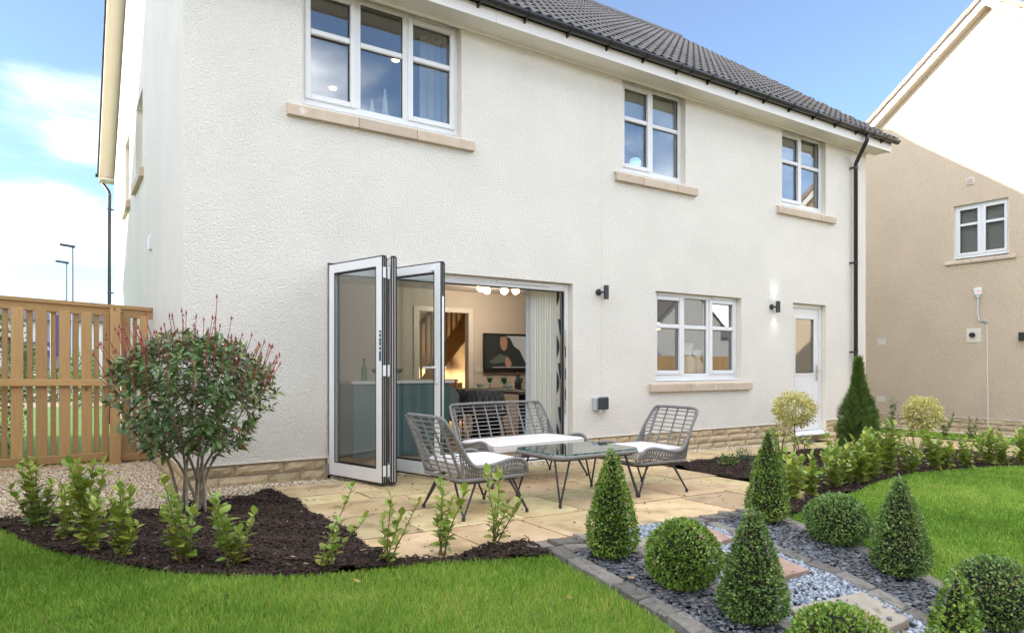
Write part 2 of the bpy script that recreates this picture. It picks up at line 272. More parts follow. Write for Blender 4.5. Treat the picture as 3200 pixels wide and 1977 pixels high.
M['plastic_grey'] = pm('pale_grey_plastic', (0.42, 0.47, 0.50), None, 3, 0.3)
M['plastic_dark'] = pm('smoked_cover', (0.045, 0.05, 0.055), None, 3, 0.2)
M['red'] = emit('red_strobe', (1.0, 0.12, 0.03), 0.4, (0.7, 0.06, 0.02))
M['vase'] = pm('white_ceramic', (0.76, 0.78, 0.76), (0.66, 0.72, 0.72), 8, 0.25)
M['frost'] = pm('pale_blue_glass', (0.42, 0.60, 0.64), (0.60, 0.74, 0.76), 8, 0.15, transl=0.2)
M['earth'] = pm('rough_turf_and_earth', (0.10, 0.125, 0.055), (0.20, 0.165, 0.115), 0.25, 0.95, c3=(0.27, 0.24, 0.20), s3=0.12, t3=(0.5, 0.62))
M['asphalt'] = pm('asphalt', (0.045, 0.045, 0.047), (0.06, 0.06, 0.06), 30, 0.95)
M['pave'] = pm('pale_paving', (0.34, 0.29, 0.25), (0.40, 0.35, 0.30), 10, 0.9)
M['house_white'] = pm('distant_white_render', (0.62, 0.61, 0.60), (0.56, 0.55, 0.54), 4, 0.9)
M['house_pale'] = pm('white_render', (0.76, 0.75, 0.72), (0.72, 0.71, 0.68), 4, 0.9)
M['house_grey'] = pm('distant_grey_cladding', (0.20, 0.21, 0.23), (0.26, 0.27, 0.29), 3, 0.8)
M['dark_glass'] = pm('distant_dark_glass', (0.03, 0.04, 0.055), None, 3, 0.1)
M['purple'] = pm('purple_banner', (0.075, 0.05, 0.17), None, 3, 0.6)
M['white'] = pm('white_paint', (0.8, 0.8, 0.8), None, 3, 0.6)
M['orange'] = pm('orange_barrier', (0.75, 0.13, 0.05), None, 3, 0.5)
M['galv'] = pm('galvanised_pole', (0.20, 0.21, 0.23), None, 3, 0.5)
M['sign_blue'] = pm('blue_label', (0.012, 0.06, 0.14), None, 3, 0.4)
M['dot_green'] = pm('green_dot', (0.05, 0.45, 0.06), None, 3, 0.4)
M['lime_moss'] = pm('autumn_leaf', (0.34, 0.24, 0.09), (0.26, 0.13, 0.06), 4, 0.7, rnd=0.3)

# ---------------------------------------------------------------- mesh building
class MB:
    """collects shapes into one mesh"""
    def __init__(s): s.v = []; s.f = []; s.m = []; s.mi = 0
    def mat(s, i): s.mi = i; return s
    def add(s, vs, fs):
        o = len(s.v); s.v += [tuple(p) for p in vs]; s.f += [tuple(i+o for i in f) for f in fs]; s.m += [s.mi]*len(fs); return s
    def quad(s, a, b, c, d): return s.add([a, b, c, d], [(0, 1, 2, 3)])
    def box(s, x0, x1, y0, y1, z0, z1):
        return s.add([(x0, y0, z0), (x1, y0, z0), (x1, y1, z0), (x0, y1, z0), (x0, y0, z1), (x1, y0, z1), (x1, y1, z1), (x0, y1, z1)],
                     [(0, 3, 2, 1), (4, 5, 6, 7), (0, 1, 5, 4), (1, 2, 6, 5), (2, 3, 7, 6), (3, 0, 4, 7)])
    def cbox(s, x0, x1, y0, y1, z0, z1, c=0.004):
        """box with chamfered edges"""
        xs = (x0, x1); ys = (y0, y1); zs = (z0, z1); idx = {}; vs = []
        for i in (0, 1):
            for j in (0, 1):
                for k in (0, 1):
                    sx, sy, sz = (1-2*i)*c, (1-2*j)*c, (1-2*k)*c
                    for a, p in enumerate(((xs[i], ys[j]+sy, zs[k]+sz), (xs[i]+sx, ys[j], zs[k]+sz), (xs[i]+sx, ys[j]+sy, zs[k]))):
                        idx[(i, j, k, a)] = len(vs); vs.append(p)
        g = lambda i, j, k, a: idx[(i, j, k, a)]
        fs = [(g(0,0,0,0), g(0,0,1,0), g(0,1,1,0), g(0,1,0,0)), (g(1,0,0,0), g(1,1,0,0), g(1,1,1,0), g(1,0,1,0)),
              (g(0,0,0,1), g(1,0,0,1), g(1,0,1,1), g(0,0,1,1)), (g(0,1,0,1), g(0,1,1,1), g(1,1,1,1), g(1,1,0,1)),
              (g(0,0,0,2), g(0,1,0,2), g(1,1,0,2), g(1,0,0,2)), (g(0,0,1,2), g(1,0,1,2), g(1,1,1,2), g(0,1,1,2))]
        for j in (0, 1):
            for k in (0, 1): fs.append((g(0,j,k,1), g(1,j,k,1), g(1,j,k,2), g(0,j,k,2)) if (j+k) % 2 else (g(0,j,k,2), g(1,j,k,2), g(1,j,k,1), g(0,j,k,1)))
        for i in (0, 1):
            for k in (0, 1): fs.append((g(i,0,k,0), g(i,1,k,0), g(i,1,k,2), g(i,0,k,2)) if not (i+k) % 2 else (g(i,0,k,2), g(i,1,k,2), g(i,1,k,0), g(i,0,k,0)))
        for i in (0, 1):
            for j in (0, 1): fs.append((g(i,j,0,0), g(i,j,1,0), g(i,j,1,1), g(i,j,0,1)) if (i+j) % 2 else (g(i,j,0,1), g(i,j,1,1), g(i,j,1,0), g(i,j,0,0)))
        for i in (0, 1):
            for j in (0, 1):
                for k in (0, 1): fs.append((g(i,j,k,0), g(i,j,k,1), g(i,j,k,2)))
        return s.add(vs, fs)
    def prism(s, poly, a0, a1, ax='x'):
        """extrude a 2-d outline along an axis"""
        n = len(poly); P = {'x': lambda p, a: (a, p[0], p[1]), 'y': lambda p, a: (p[0], a, p[1]), 'z': lambda p, a: (p[0], p[1], a)}[ax]
        vs = [P(p, a0) for p in poly] + [P(p, a1) for p in poly]
        fs = [(i, (i+1) % n, n+(i+1) % n, n+i) for i in range(n)] + [tuple(range(n-1, -1, -1)), tuple(range(n, 2*n))]
        return s.add(vs, fs)
    def tube(s, pts, r, n=6, closed=False, caps=True):
        pts = [Vector(p) for p in pts]; k = len(pts); R = r if isinstance(r, (list, tuple)) else [r]*k
        vs = []; up = None
        for i, p in enumerate(pts):
            if closed: t = pts[(i+1) % k]-pts[i-1]
            else: t = pts[min(i+1, k-1)]-pts[max(i-1, 0)]
            if t.length < 1e-9: t = Vector((0, 0, 1))
            t.normalize()
            if up is None: up = t.orthogonal().normalized()
            else:
                up = up-t*up.dot(t)
                up = up.normalized() if up.length > 1e-6 else t.orthogonal().normalized()
            b = t.cross(up)
            for j in range(n):
                a = 2*PI*j/n; vs.append(p+(up*math.cos(a)+b*math.sin(a))*R[i])
        fs = []
        for i in range(k if closed else k-1):
            i2 = (i+1) % k
            for j in range(n): fs.append((i*n+j, i*n+(j+1) % n, i2*n+(j+1) % n, i2*n+j))
        if caps and not closed: fs += [tuple(range(n-1, -1, -1)), tuple((k-1)*n+j for j in range(n))]
        return s.add(vs, fs)
    def lathe(s, prof, cx=0, cy=0, n=16, cap=True):
        vs = [(cx+r*math.cos(2*PI*j/n), cy+r*math.sin(2*PI*j/n), z) for r, z in prof for j in range(n)]; k = len(prof)
        fs = [(i*n+j, i*n+(j+1) % n, (i+1)*n+(j+1) % n, (i+1)*n+j) for i in range(k-1) for j in range(n)]
        if cap: fs += [tuple(range(n-1, -1, -1)), tuple((k-1)*n+j for j in range(n))]
        return s.add(vs, fs)
    def tf(s, mat, start=0):
        s.v[start:] = [tuple(mat @ Vector(p)) for p in s.v[start:]]; return s
    def mesh(s, name, mats, smooth=False):
        me = bpy.data.meshes.new(name); me.from_pydata(s.v, [], s.f)
        for m in (mats if isinstance(mats, (list, tuple)) else [mats]): me.materials.append(M[m] if isinstance(m, str) else m)
        if any(s.m): me.polygons.foreach_set('material_index', s.m)
        if smooth: me.polygons.foreach_set('use_smooth', [True]*len(me.polygons))
        me.update(); return me
    def build(s, name, mats, parent=None, loc=None, smooth=False):
        return link(name, s.mesh(name, mats, smooth), parent, loc)
def link(name, data, parent=None, loc=None, rot=None, scale=None):
    o = bpy.data.objects.new(name, data); COL.objects.link(o)
    if parent is not None: o.parent = parent
    if loc is not None: o.location = loc
    if rot is not None: o.rotation_euler = rot
    if scale is not None: o.scale = scale
    return o
def empty(name, loc=(0, 0, 0), rz=0.0, parent=None):
    o = link(name, None, parent, loc); o.rotation_euler = (0, 0, rz); o.empty_display_size = 0.1; return o
def tag(o, label=None, cat=None, group=None, kind=None):
    if label: o['label'] = label
    if cat: o['category'] = cat
    if group: o['group'] = group
    if kind: o['kind'] = kind
    return o
def thing(name, label, cat, loc=(0, 0, 0), rz=0.0, group=None): return tag(empty(name, loc, rz), label, cat, group)
def copy_tree(o, parent=None):
    c = o.copy(); COL.objects.link(c); c.parent = parent
    for ch in o.children: copy_tree(ch, c)
    return c
def np_mesh(name, V, F, mat, col=None, smooth=False):
    """fast mesh from arrays; F is (n,3) or (n,4); col is one value per vertex"""
    V = np.asarray(V, np.float32); F = np.asarray(F, np.int32); me = bpy.data.meshes.new(name)
    n, k = F.shape
    me.vertices.add(len(V)); me.vertices.foreach_set('co', V.ravel())
    me.loops.add(n*k); me.loops.foreach_set('vertex_index', F.ravel())
    me.polygons.add(n); me.polygons.foreach_set('loop_start', np.arange(0, n*k, k, dtype=np.int32)); me.polygons.foreach_set('loop_total', np.full(n, k, np.int32))
    if smooth: me.polygons.foreach_set('use_smooth', np.ones(n, bool))
    me.update(calc_edges=True)
    if col is not None:
        a = me.attributes.new('Col', 'FLOAT', 'POINT'); a.data.foreach_set('value', np.asarray(col, np.float32))
    me.materials.append(M[mat]); return me
def rotmats(rng, n, tilt=None):
    """random rotations: yaw everywhere, tilt limited when given"""
    yaw = rng.uniform(0, 2*PI, n); ax = rng.uniform(0, 2*PI, n)
    tl = rng.uniform(0, PI, n) if tilt is None else np.abs(rng.normal(0, tilt, n))
    c, s_ = np.cos(yaw), np.sin(yaw); Z = np.zeros((n, 3, 3)); Z[:, 0, 0] = c; Z[:, 0, 1] = -s_; Z[:, 1, 0] = s_; Z[:, 1, 1] = c; Z[:, 2, 2] = 1
    ux, uy = np.cos(ax), np.sin(ax); C, S_ = np.cos(tl), np.sin(tl); R = np.zeros((n, 3, 3))
    R[:, 0, 0] = C+ux*ux*(1-C); R[:, 0, 1] = ux*uy*(1-C); R[:, 0, 2] = uy*S_
    R[:, 1, 0] = ux*uy*(1-C); R[:, 1, 1] = C+uy*uy*(1-C); R[:, 1, 2] = -ux*S_
    R[:, 2, 0] = -uy*S_; R[:, 2, 1] = ux*S_; R[:, 2, 2] = C
    return R @ Z
def scatter(name, base_v, base_f, pos, rot, scl, mat, cols, jit=0.0, rng=None):
    """many copies of one small shape joined into one mesh"""
    bv = np.asarray(base_v, float); bf = np.asarray(base_f, int); n = len(pos); k = len(bv)
    P = np.broadcast_to(bv, (n, k, 3)).copy()
    if jit: P *= 1+rng.uniform(-jit, jit, (n, k, 1))
    P = P*np.asarray(scl).reshape(n, 1, -1)
    P = np.einsum('nij,nkj->nki', rot, P)+np.asarray(pos)[:, None, :]
    F = (bf[None]+(np.arange(n)*k)[:, None, None]).reshape(-1, bf.shape[1])
    return np_mesh(name, P.reshape(-1, 3), F, mat, np.repeat(cols, k))
def stuff(name, me, label, cat, parent=None):
    o = link(name, me, parent); o['kind'] = 'stuff'
    if parent is None: o['label'] = label; o['category'] = cat
    return o
_t = (1+5**.5)/2
ICO_V = np.array([(-1, _t, 0), (1, _t, 0), (-1, -_t, 0), (1, -_t, 0), (0, -1, _t), (0, 1, _t), (0, -1, -_t), (0, 1, -_t), (_t, 0, -1), (_t, 0, 1), (-_t, 0, -1), (-_t, 0, 1)])/math.sqrt(1+_t*_t)
ICO_F = np.array([(0, 11, 5), (0, 5, 1), (0, 1, 7), (0, 7, 10), (0, 10, 11), (1, 5, 9), (5, 11, 4), (11, 10, 2), (10, 7, 6), (7, 1, 8), (3, 9, 4), (3, 4, 2), (3, 2, 6), (3, 6, 8), (3, 8, 9), (4, 9, 5), (2, 4, 11), (6, 2, 10), (8, 6, 7), (9, 8, 1)])
FLAKE_V = np.array([(-1, -.5, -.5), (.2, -1, -.5), (1, -.1, -.5), (.3, .9, -.5), (-.7, .6, -.5), (-.9, -.4, .5), (.2, -.85, .5), (.9, 0, .5), (.3, .8, .5), (-.6, .5, .5)])
FLAKE_F = np.array([(5, 6, 7), (5, 7, 8), (5, 8, 9), (0, 1, 6), (0, 6, 5), (1, 2, 7), (1, 7, 6), (2, 3, 8), (2, 8, 7), (3, 4, 9), (3, 9, 8), (4, 0, 5), (4, 5, 9)])
def surface(name, poly, mat, dz=0.0, cell=0.05, bump=None, kind='structure', label=None, cat=None, parent=None):
    """a sheet of ground that follows the garden level inside an outline"""
    P = np.array(poly); x0, y0 = P.min(0); x1, y1 = P.max(0)
    xs = np.arange(x0, x1+cell, cell); ys = np.arange(y0, y1+cell, cell)
    X, Y = np.meshgrid(xs, ys, indexing='ij'); Z = zg(X, Y)+dz
    if bump is not None: Z = Z+bump(X, Y)
    V = np.stack([X, Y, Z], -1).reshape(-1, 3); nx, ny = X.shape
    cx = (X[:-1, :-1]+cell/2); cy = (Y[:-1, :-1]+cell/2); ins = inpoly(cx, cy, poly)
    I = np.arange(nx*ny).reshape(nx, ny)
    F = np.stack([I[:-1, :-1][ins], I[1:, :-1][ins], I[1:, 1:][ins], I[:-1, 1:][ins]], -1)
    o = link(name, np_mesh(name, V, F, mat, smooth=True), parent); o['kind'] = kind
    if label: o['label'] = label
    if cat: o['category'] = cat
    return o
def sample(rng, poly, dens):
    P = np.array(poly); lo = P.min(0); hi = P.max(0); n = int((hi-lo).prod()*dens)
    X = rng.uniform(lo[0], hi[0], n); Y = rng.uniform(lo[1], hi[1], n); k = inpoly(X, Y, poly)
    return X[k], Y[k]
# ================================================================ THE GROUND
rng = np.random.RandomState(5)
# one sheet to the horizon, finely divided where the garden falls away
gx = np.array([-2500, -400, -60, -20, -8, -4]+list(np.arange(-3, 14.1, 0.5))+[16, 22, 40, 90, 400, 2500], float)
gy = np.array([-2500, -400, -90, -40, -24, -16, -12]+list(np.arange(-9, 3.1, 0.25))+[6, 12, 30, 90, 400, 2500], float)
GX, GY = np.meshgrid(gx, gy, indexing='ij'); GZ = zg(np.clip(GX, -5, 20), np.clip(GY, -9, 10))-0.10-np.clip(-9-GY, 0, 6)*.0
I = np.arange(GX.size).reshape(GX.shape)
o = link('ground', np_mesh('ground', np.stack([GX, GY, GZ], -1).reshape(-1, 3), np.stack([I[:-1, :-1], I[1:, :-1], I[1:, 1:], I[:-1, 1:]], -1).reshape(-1, 4), 'earth'))
tag(o, 'wide level ground of turf and bare earth around the houses', 'ground', kind='structure')

BED_L = [(-1.35, -0.5), (-0.9, -0.85), (-0.5, -0.86), (0.27, -0.8), (0.655, -0.46), (0.655, -3.19), (1.52, -3.19), (1.56, -3.42), (1.22, -3.38), (0.97, -3.33), (0.74, -3.27), (0.51, -3.22), (0.21, -3.16), (0.0, -3.09), (-0.16, -2.99), (-0.44, -2.71), (-0.71, -2.34), (-0.9, -1.96), (-1.09, -1.55), (-1.25, -0.99)]
BED_R = [(4.93, -1.04), (9.55, -1.04), (9.6, -3.5), (8.74, -3.25), (7.68, -3.03), (6.68, -2.93), (5.83, -3.07), (5.07, -3.23), (4.19, -3.38), (3.72, -3.5), (3.72, -3.19), (4.77, -3.14), (4.80, -2.34)]
LAWN_F = [(-1.25, -0.99), (-1.09, -1.55), (-0.9, -1.96), (-0.71, -2.34), (-0.44, -2.71), (-0.16, -2.99), (0.0, -3.09), (0.21, -3.16), (0.51, -3.22), (0.74, -3.27), (0.97, -3.33), (1.22, -3.38), (1.54, -3.42), (1.51, -4.02), (1.47, -4.6), (1.42, -6.2), (-4, -6.2), (-4, 0.4), (-1.35, -0.4)]
LAWN_R = [(3.72, -3.5), (4.19, -3.38), (5.07, -3.23), (5.83, -3.07), (6.68, -2.93), (7.68, -3.03), (8.74, -3.25), (9.6, -3.5), (12.0, -4.4), (12.0, -7.0), (3.2, -7.0), (3.52, -4.65), (3.68, -4.2)]
GRAV_L = [(-4, 0.45), (-1.35, -0.42), (-0.9, -0.8), (-0.5, -0.82), (0.27, -0.76), (0.62, -0.4), (0.66, -0.33), (0.66, 0.02), (-0.02, 0.02), (-0.02, 2.6), (-4, 2.6)]
GRAV_S = [(0.6, -0.345), (8.9, -0.345), (8.9, 0.02), (0.6, 0.02)]
GRAV_N = [(14.9, -4.5), (16.42, -4.5), (16.42, 5.0), (14.9, 5.0)]
def mound(X, Y): return 0.018*np.sin(X*7.1+1)*np.sin(Y*6.3)+0.012*np.sin(X*15+Y*11)
surface('planting_bed', BED_L, 'soil', 0.012, 0.05, mound, label='dark mulched bed curving along the lawn beside the fence corner', cat='bed')
surface('planting_bed', BED_R, 'soil', 0.012, 0.05, mound, label='dark mulched bed between the paved corner and right lawn', cat='bed')
surface('lawn', LAWN_F, 'turf', -0.006, 0.08, label='short green lawn in front of the left planting bed', cat='lawn')
surface('lawn', LAWN_R, 'turf', -0.006, 0.08, label='green lawn sweeping to the right of the clipped box plants', cat='lawn')
surface('gravel_ground', GRAV_L, 'gravel_bed', -0.045, 0.1, label='buff gravel area beside the fence and gable wall', cat='gravel')
surface('gravel_strip', GRAV_S, 'gravel_bed', -0.035, 0.06, label='narrow buff gravel strip along the foot of the white wall', cat='gravel')
surface('gravel_margin', GRAV_N, 'gravel_bed', -0.02, 0.1, label='buff gravel margin at the foot of the beige gable', cat='gravel')
surface('side_lawn', [(11.75, -4.5), (14.9, -4.5), (14.9, 5), (11.75, 5)], 'turf', 0.0, 0.1, label='thin strip of lawn before the beige gable', cat='lawn')

# loose material
X1, Y1 = sample(rng, BED_L, 5200); X2, Y2 = sample(rng, BED_R, 3600)
X = np.concatenate([X1, X2]); Y = np.concatenate([Y1, Y2]); n = len(X)
Z = zg(X, Y)+mound(X, Y)+0.012+rng.uniform(0.0, 0.02, n)
scl = np.stack([rng.uniform(.007, .024, n), rng.uniform(.003, .008, n), rng.uniform(.002, .006, n)], -1)
stuff('bark_mulch', scatter('bark_mulch', FLAKE_V, FLAKE_F, np.stack([X, Y, Z], -1), rotmats(rng, n, .45), scl, 'chips', rng.beta(1.6, 2.6, n)*0.98+(rng.rand(n) > .988)*.5, .2, rng), 'dark brown bark chippings covering both planting beds', 'mulch')
def stones(poly, dens, s0, s1, dz):
    X, Y = sample(rng, poly, dens); n = len(X); s_ = rng.uniform(s0, s1, n)
    return np.stack([X, Y, zg(X, Y)+dz+rng.uniform(-.4, .6, n)*s_*.6], -1), np.stack([s_, s_*rng.uniform(.6, 1, n), s_*rng.uniform(.45, .8, n)], -1)
for nm, poly, dens, lab in (('gravel', [(-1.9, 0.1)]+GRAV_L[1:10]+[(-1.9, 2.6)], 3600, 'loose buff gravel beside the fence and gable corner'), ('gravel', GRAV_S, 4200, 'loose buff gravel strip along the white wall'), ('gravel', GRAV_N, 900, 'loose buff gravel along the beige gable')):
    p, s_ = stones(poly, dens, .006 if poly[0][0] < 12 else .012, .014 if poly[0][0] < 12 else .022, -0.022 if poly[0][0] < 12 else 0.0); n = len(p)
    stuff(nm, scatter(nm, ICO_V, ICO_F, p, rotmats(rng, n), s_, 'gravel', rng.rand(n), .25, rng), lab, 'gravel')

# ---------------------------------------------------------------- patio, one object per slab
patio = tag(empty('patio'), 'buff riven paving slabs of the patio and the path to the back door', 'patio', kind='structure')
def slab_mesh(w, d, h=0.04):
    """riven slab: slightly uneven top and chamfered rim"""
    nx, ny = max(3, int(w/.14)), max(3, int(d/.14)); vs = []; r = np.random.RandomState(int(w*1000+d*77))
    for i in range(nx+1):
        for j in range(ny+1):
            x = -w/2+w*i/nx; y = -d/2+d*j/ny; e = i in (0, nx) or j in (0, ny)
            if e: x += r.uniform(-.0025, .0025); y += r.uniform(-.0025, .0025)
            vs.append((x, y, -0.006 if e else r.uniform(-.0025, .0025)))
    k = ny+1; fs = [(i*k+j, (i+1)*k+j, (i+1)*k+j+1, i*k+j+1) for i in range(nx) for j in range(ny)]
    ring = [i*k for i in range(nx+1)]+[nx*k+j for j in range(1, ny+1)]+[i*k+ny for i in range(nx-1, -1, -1)]+[j for j in range(ny-1, 0, -1)]
    o = len(vs); vs += [(vs[i][0], vs[i][1], -h) for i in ring]; m = len(ring)
    fs += [(ring[(q+1) % m], ring[q], o+q, o+(q+1) % m) for q in range(m)]
    b = MB(); b.add(vs, fs); return b.mesh('paving_slab', 'slab')
slab_cache = {}
def lay_slab(x0, x1, y0, y1, g=0.014):
    w = round(x1-x0-g, 3); d = round(y1-y0-g, 3)
    if (w, d) not in slab_cache: slab_cache[(w, d)] = slab_mesh(w, d)
    cx, cy = (x0+x1)/2, (y0+y1)/2
    o = link('paving_slab', slab_cache[(w, d)], patio, (cx, cy, zgf(cx, max(cy, -3.05))+0.004+random.uniform(-.003, .003)))
    o.rotation_euler = (random.uniform(-.002, .002), math.atan(.012) if cx > .7 else 0, 0)
random.seed(3)
ROWS = [(-3.19, -2.58, [.66, 1.25, 1.86, 2.72, 3.55, 4.16, 4.77]), (-2.58, -1.90, [.66, 1.12, 1.95, 2.50, 3.06, 3.62, 4.48, 4.80]),
        (-1.90, -1.30, [.66, 1.55, 2.15, 3.0, 3.42, 4.28, 4.86]), (-1.30, -0.92, [.66, 1.26, 2.1, 2.7, 3.55, 4.1, 4.90]), (-0.92, -0.35, [.66, 1.5, 2.3, 2.9, 3.75, 4.35, 4.93])]
for y0, y1, xs in ROWS:
    for a, b in zip(xs[:-1], xs[1:]): lay_slab(a, b, y0, y1)
for a, b in zip([4.93, 5.5, 6.3, 6.9, 7.75, 8.35, 9.2], [5.5, 6.3, 6.9, 7.75, 8.35, 9.2, 9.6]): lay_slab(a, b, -1.03, -0.35)
yy = -4.4
while yy < 3.0:
    lay_slab(9.6, 10.55, yy, yy+.6); lay_slab(10.55, 11.5, yy, yy+.6); yy += .6
surface('patio_bedding', [(.60, -3.2), (4.9, -3.2), (4.9, -1.06), (11.55, -1.06), (11.55, -.3), (.60, -.3)], 'joint', -0.012, 0.1, label='sandy bedding showing in the joints of the slabs', cat='bedding', parent=None)
surface('path_bedding', [(9.58, -4.5), (11.54, -4.5), (11.54, 3.2), (9.58, 3.2)], 'joint', -0.018, 0.1, label='sandy bedding under the side path slabs', cat='bedding')

X, Y = sample(rng, [(.68, -3.15), (4.7, -3.15), (4.85, -.4), (.68, -.4)], 26); n = len(X)
stuff('patio_litter', scatter('patio_litter', FLAKE_V, FLAKE_F, np.stack([X, Y, zg(X, Y)+.008], -1), rotmats(rng, n, .3), np.stack([rng.uniform(.004, .013, n), rng.uniform(.003, .007, n), np.full(n, .0025)], -1), 'chips', rng.beta(1.6, 2.6, n), .3, rng), 'stray dark bark crumbs scattered over the patio slabs', 'litter')
# ---------------------------------------------------------------- box garden path: setts, flags, grey chips, slate
path = tag(empty('garden_path'), 'gravel garden path edged with grey setts leading from the patio', 'path', kind='structure')
def sett_mesh(seed, l=.2, w=.115, h=.06):
    r = np.random.RandomState(seed); b = MB(); b.cbox(-w/2, w/2, -l/2, l/2, -h, 0, .009)
    b.v = [(x+r.uniform(-.004, .004), y+r.uniform(-.004, .004), z+(r.uniform(-.003, .003) if z > -h/2 else 0)) for x, y, z in b.v]
    return b.mesh('sett', 'sett')
SETTS = [sett_mesh(i) for i in range(6)]
def slope_at(x, y): return math.atan((zgf(x, y+.05)-zgf(x, y-.05))/.1)
def lay_sett(x, y, ang, dz=0.018):
    o = link('sett', random.choice(SETTS), path, (x, y, zgf(x, y)+dz+random.uniform(-.004, .004)))
    o.rotation_euler = Euler((slope_at(x, y)+random.uniform(-.02, .02), random.uniform(-.02, .02), ang+random.uniform(-.03, .03)))
rowA = lambda y: 1.62+.026*(y+4); rowB = lambda y: 2.10+.01*(y+4); rowC = lambda y: 3.00+.07*(y+4); rowD = lambda y: 3.60+.15*(y+4)
for fn, sl, y0 in ((rowA, .026, -3.42), (rowB, .01, -3.45), (rowC, .07, -3.45), (rowD, .15, -3.45)):
    y = y0
    while y > -6.3:
        lay_sett(fn(y), y, -math.atan(sl)); y -= .205
for k in range(3): lay_sett(1.56+.205*k, -3.255, PI/2)
for k in range(4): lay_sett(2.98+.205*k, -3.255, PI/2)
for k in range(2): lay_sett(1.80+.205*k, -3.375, PI/2, .014)
ys = [-3.2, -3.7, -4.2, -4.8, -5.4, -6.3]
PATH_G = [(rowB(y)+.05, y) for y in ys]+[(rowC(y)-.05, y) for y in ys[::-1]]
SL1 = [(rowA(y)+.05, y) for y in [-3.42]+ys[1:]]+[(rowB(y)-.05, y) for y in ys[:0:-1]+[-3.42]]
SL2 = [(rowC(y)+.05, y) for y in [-3.32]+ys[1:]]+[(rowD(y)-.05, y) for y in ys[:0:-1]+[-3.32]]
surface('path_base', PATH_G, 'bed_grey', -0.02, 0.04, label='grey grit under the path chippings', cat='bedding')
surface('slate_base', SL1, 'bed_slate', -0.02, 0.03, label='dark grit under the slate strip nearest the front lawn', cat='bedding')
surface('slate_base', SL2, 'bed_slate', -0.02, 0.03, label='dark grit under the slate strip nearest the right lawn', cat='bedding')
def flag(poly, mat, z=0.022, h=0.04):
    cx = sum(p[0] for p in poly)/len(poly); cy = sum(p[1] for p in poly)/len(poly); b = MB(); n = len(poly)
    top = [(x-cx, y-cy, zgf(x, y)-zgf(cx, cy)) for x, y in poly]; ins = [(x*.975, y*.975, z_+.005) for x, y, z_ in top]; bot = [(x, y, z_-h) for x, y, z_ in top]
    b.add(bot+top+ins, [(i, (i+1) % n, n+(i+1) % n, n+i) for i in range(n)]+[(n+i, n+(i+1) % n, 2*n+(i+1) % n, 2*n+i) for i in range(n)]+[tuple(range(2*n, 3*n))])
    return b.build('stepping_stone', mat, path, (cx, cy, zgf(cx, cy)+z))
flag([(2.50, -3.40), (2.89, -3.41), (2.88, -3.69), (2.47, -3.70)], 'red_flag')
flag([(2.16, -3.42), (2.44, -3.42), (2.42, -3.60), (2.15, -3.62)], 'grey_flag', .012)
flag([(2.36, -3.97), (2.62, -3.99), (2.85, -4.01), (2.82, -4.28), (2.36, -4.27)], 'red_flag')
flag([(2.22, -4.55), (2.50, -4.57), (2.84, -4.59), (2.81, -4.86), (2.70, -4.87), (2.20, -4.88)], 'grey_flag', .026)
flag([(2.26, -5.2), (2.80, -5.22), (2.78, -5.5), (2.24, -5.48)], 'grey_flag')
FL = [[(2.46, -3.38), (2.91, -3.38), (2.9, -3.72), (2.44, -3.72)], [(2.14, -3.4), (2.46, -3.4), (2.44, -3.63), (2.13, -3.64)], [(2.34, -3.95), (2.87, -3.98), (2.84, -4.3), (2.34, -4.29)], [(2.2, -4.53), (2.86, -4.57), (2.83, -4.9), (2.18, -4.9)], [(2.24, -5.18), (2.82, -5.2), (2.8, -5.52), (2.22, -5.5)]]
p, s_ = stones(PATH_G, 6200, .007, .0165, .002)
keep = np.ones(len(p), bool)
for q in FL: keep &= ~inpoly(p[:, 0], p[:, 1], q) | (rng.rand(len(p)) < .012)
on = np.zeros(len(p), bool)
for q in FL: on |= inpoly(p[:, 0], p[:, 1], q)
p[on, 2] += .035; p = p[keep]; s_ = s_[keep]; n = len(p)
stuff('path_gravel', scatter('path_gravel', ICO_V, ICO_F, p, rotmats(rng, n), s_, 'chip_grey', rng.beta(2, 1.7, n), .3, rng), 'angular blue-grey chippings between the sett rows', 'gravel')
P1 = [sample(rng, q, 3600) for q in (SL1, SL2)]; X = np.concatenate([a[0] for a in P1]); Y = np.concatenate([a[1] for a in P1]); n = len(X); s0 = rng.uniform(.011, .026, n)
stuff('slate_chippings', scatter('slate_chippings', FLAKE_V, FLAKE_F, np.stack([X, Y, zg(X, Y)-.005+rng.uniform(0, .022, n)], -1), rotmats(rng, n, .3), np.stack([s0, s0*rng.uniform(.55, .9, n), rng.uniform(.003, .007, n)], -1), 'slate', rng.beta(2, 2.4, n), .2, rng), 'flat dark slate chippings under the clipped box plants', 'slate')

# ================================================================ THE WHITE HOUSE
W, DEP, EAVE = 11.1, 9.4, 4.92
house = thing('house', 'white harled two-storey house with grey tiled roof and folding glass doors', 'house')
HOLES = [(1.31, 4.43, -1, 2.13), (5.87, 7.68, .89, 2.13), (8.96, 9.88, -1, 2.13), (1.06, 2.84, 3.66, EAVE+1), (5.26, 6.46, 3.66, EAVE+1), (8.67, 9.87, 3.66, EAVE+1)]
SIDE = [(3.62, 4.58, 3.74, 4.82), (5.72, 6.6, 3.74, 4.82)]
def panel(mb, u0, u1, z0, z1, holes, to3):
    us = sorted({u0, u1}|{min(max(h[i], u0), u1) for h in holes for i in (0, 1)}); zs = sorted({z0, z1}|{min(max(h[i], z0), z1) for h in holes for i in (2, 3)})
    for a, b in zip(us[:-1], us[1:]):
        for c, d in zip(zs[:-1], zs[1:]):
            mu, mz = (a+b)/2, (c+d)/2
            if any(h[0] < mu < h[1] and h[2] < mz < h[3] for h in holes): continue
            mb.quad(to3(a, c), to3(b, c), to3(b, d), to3(a, d))
b = MB()
panel(b, 0, W, .19, EAVE, HOLES, lambda u, z: (u, 0, z))
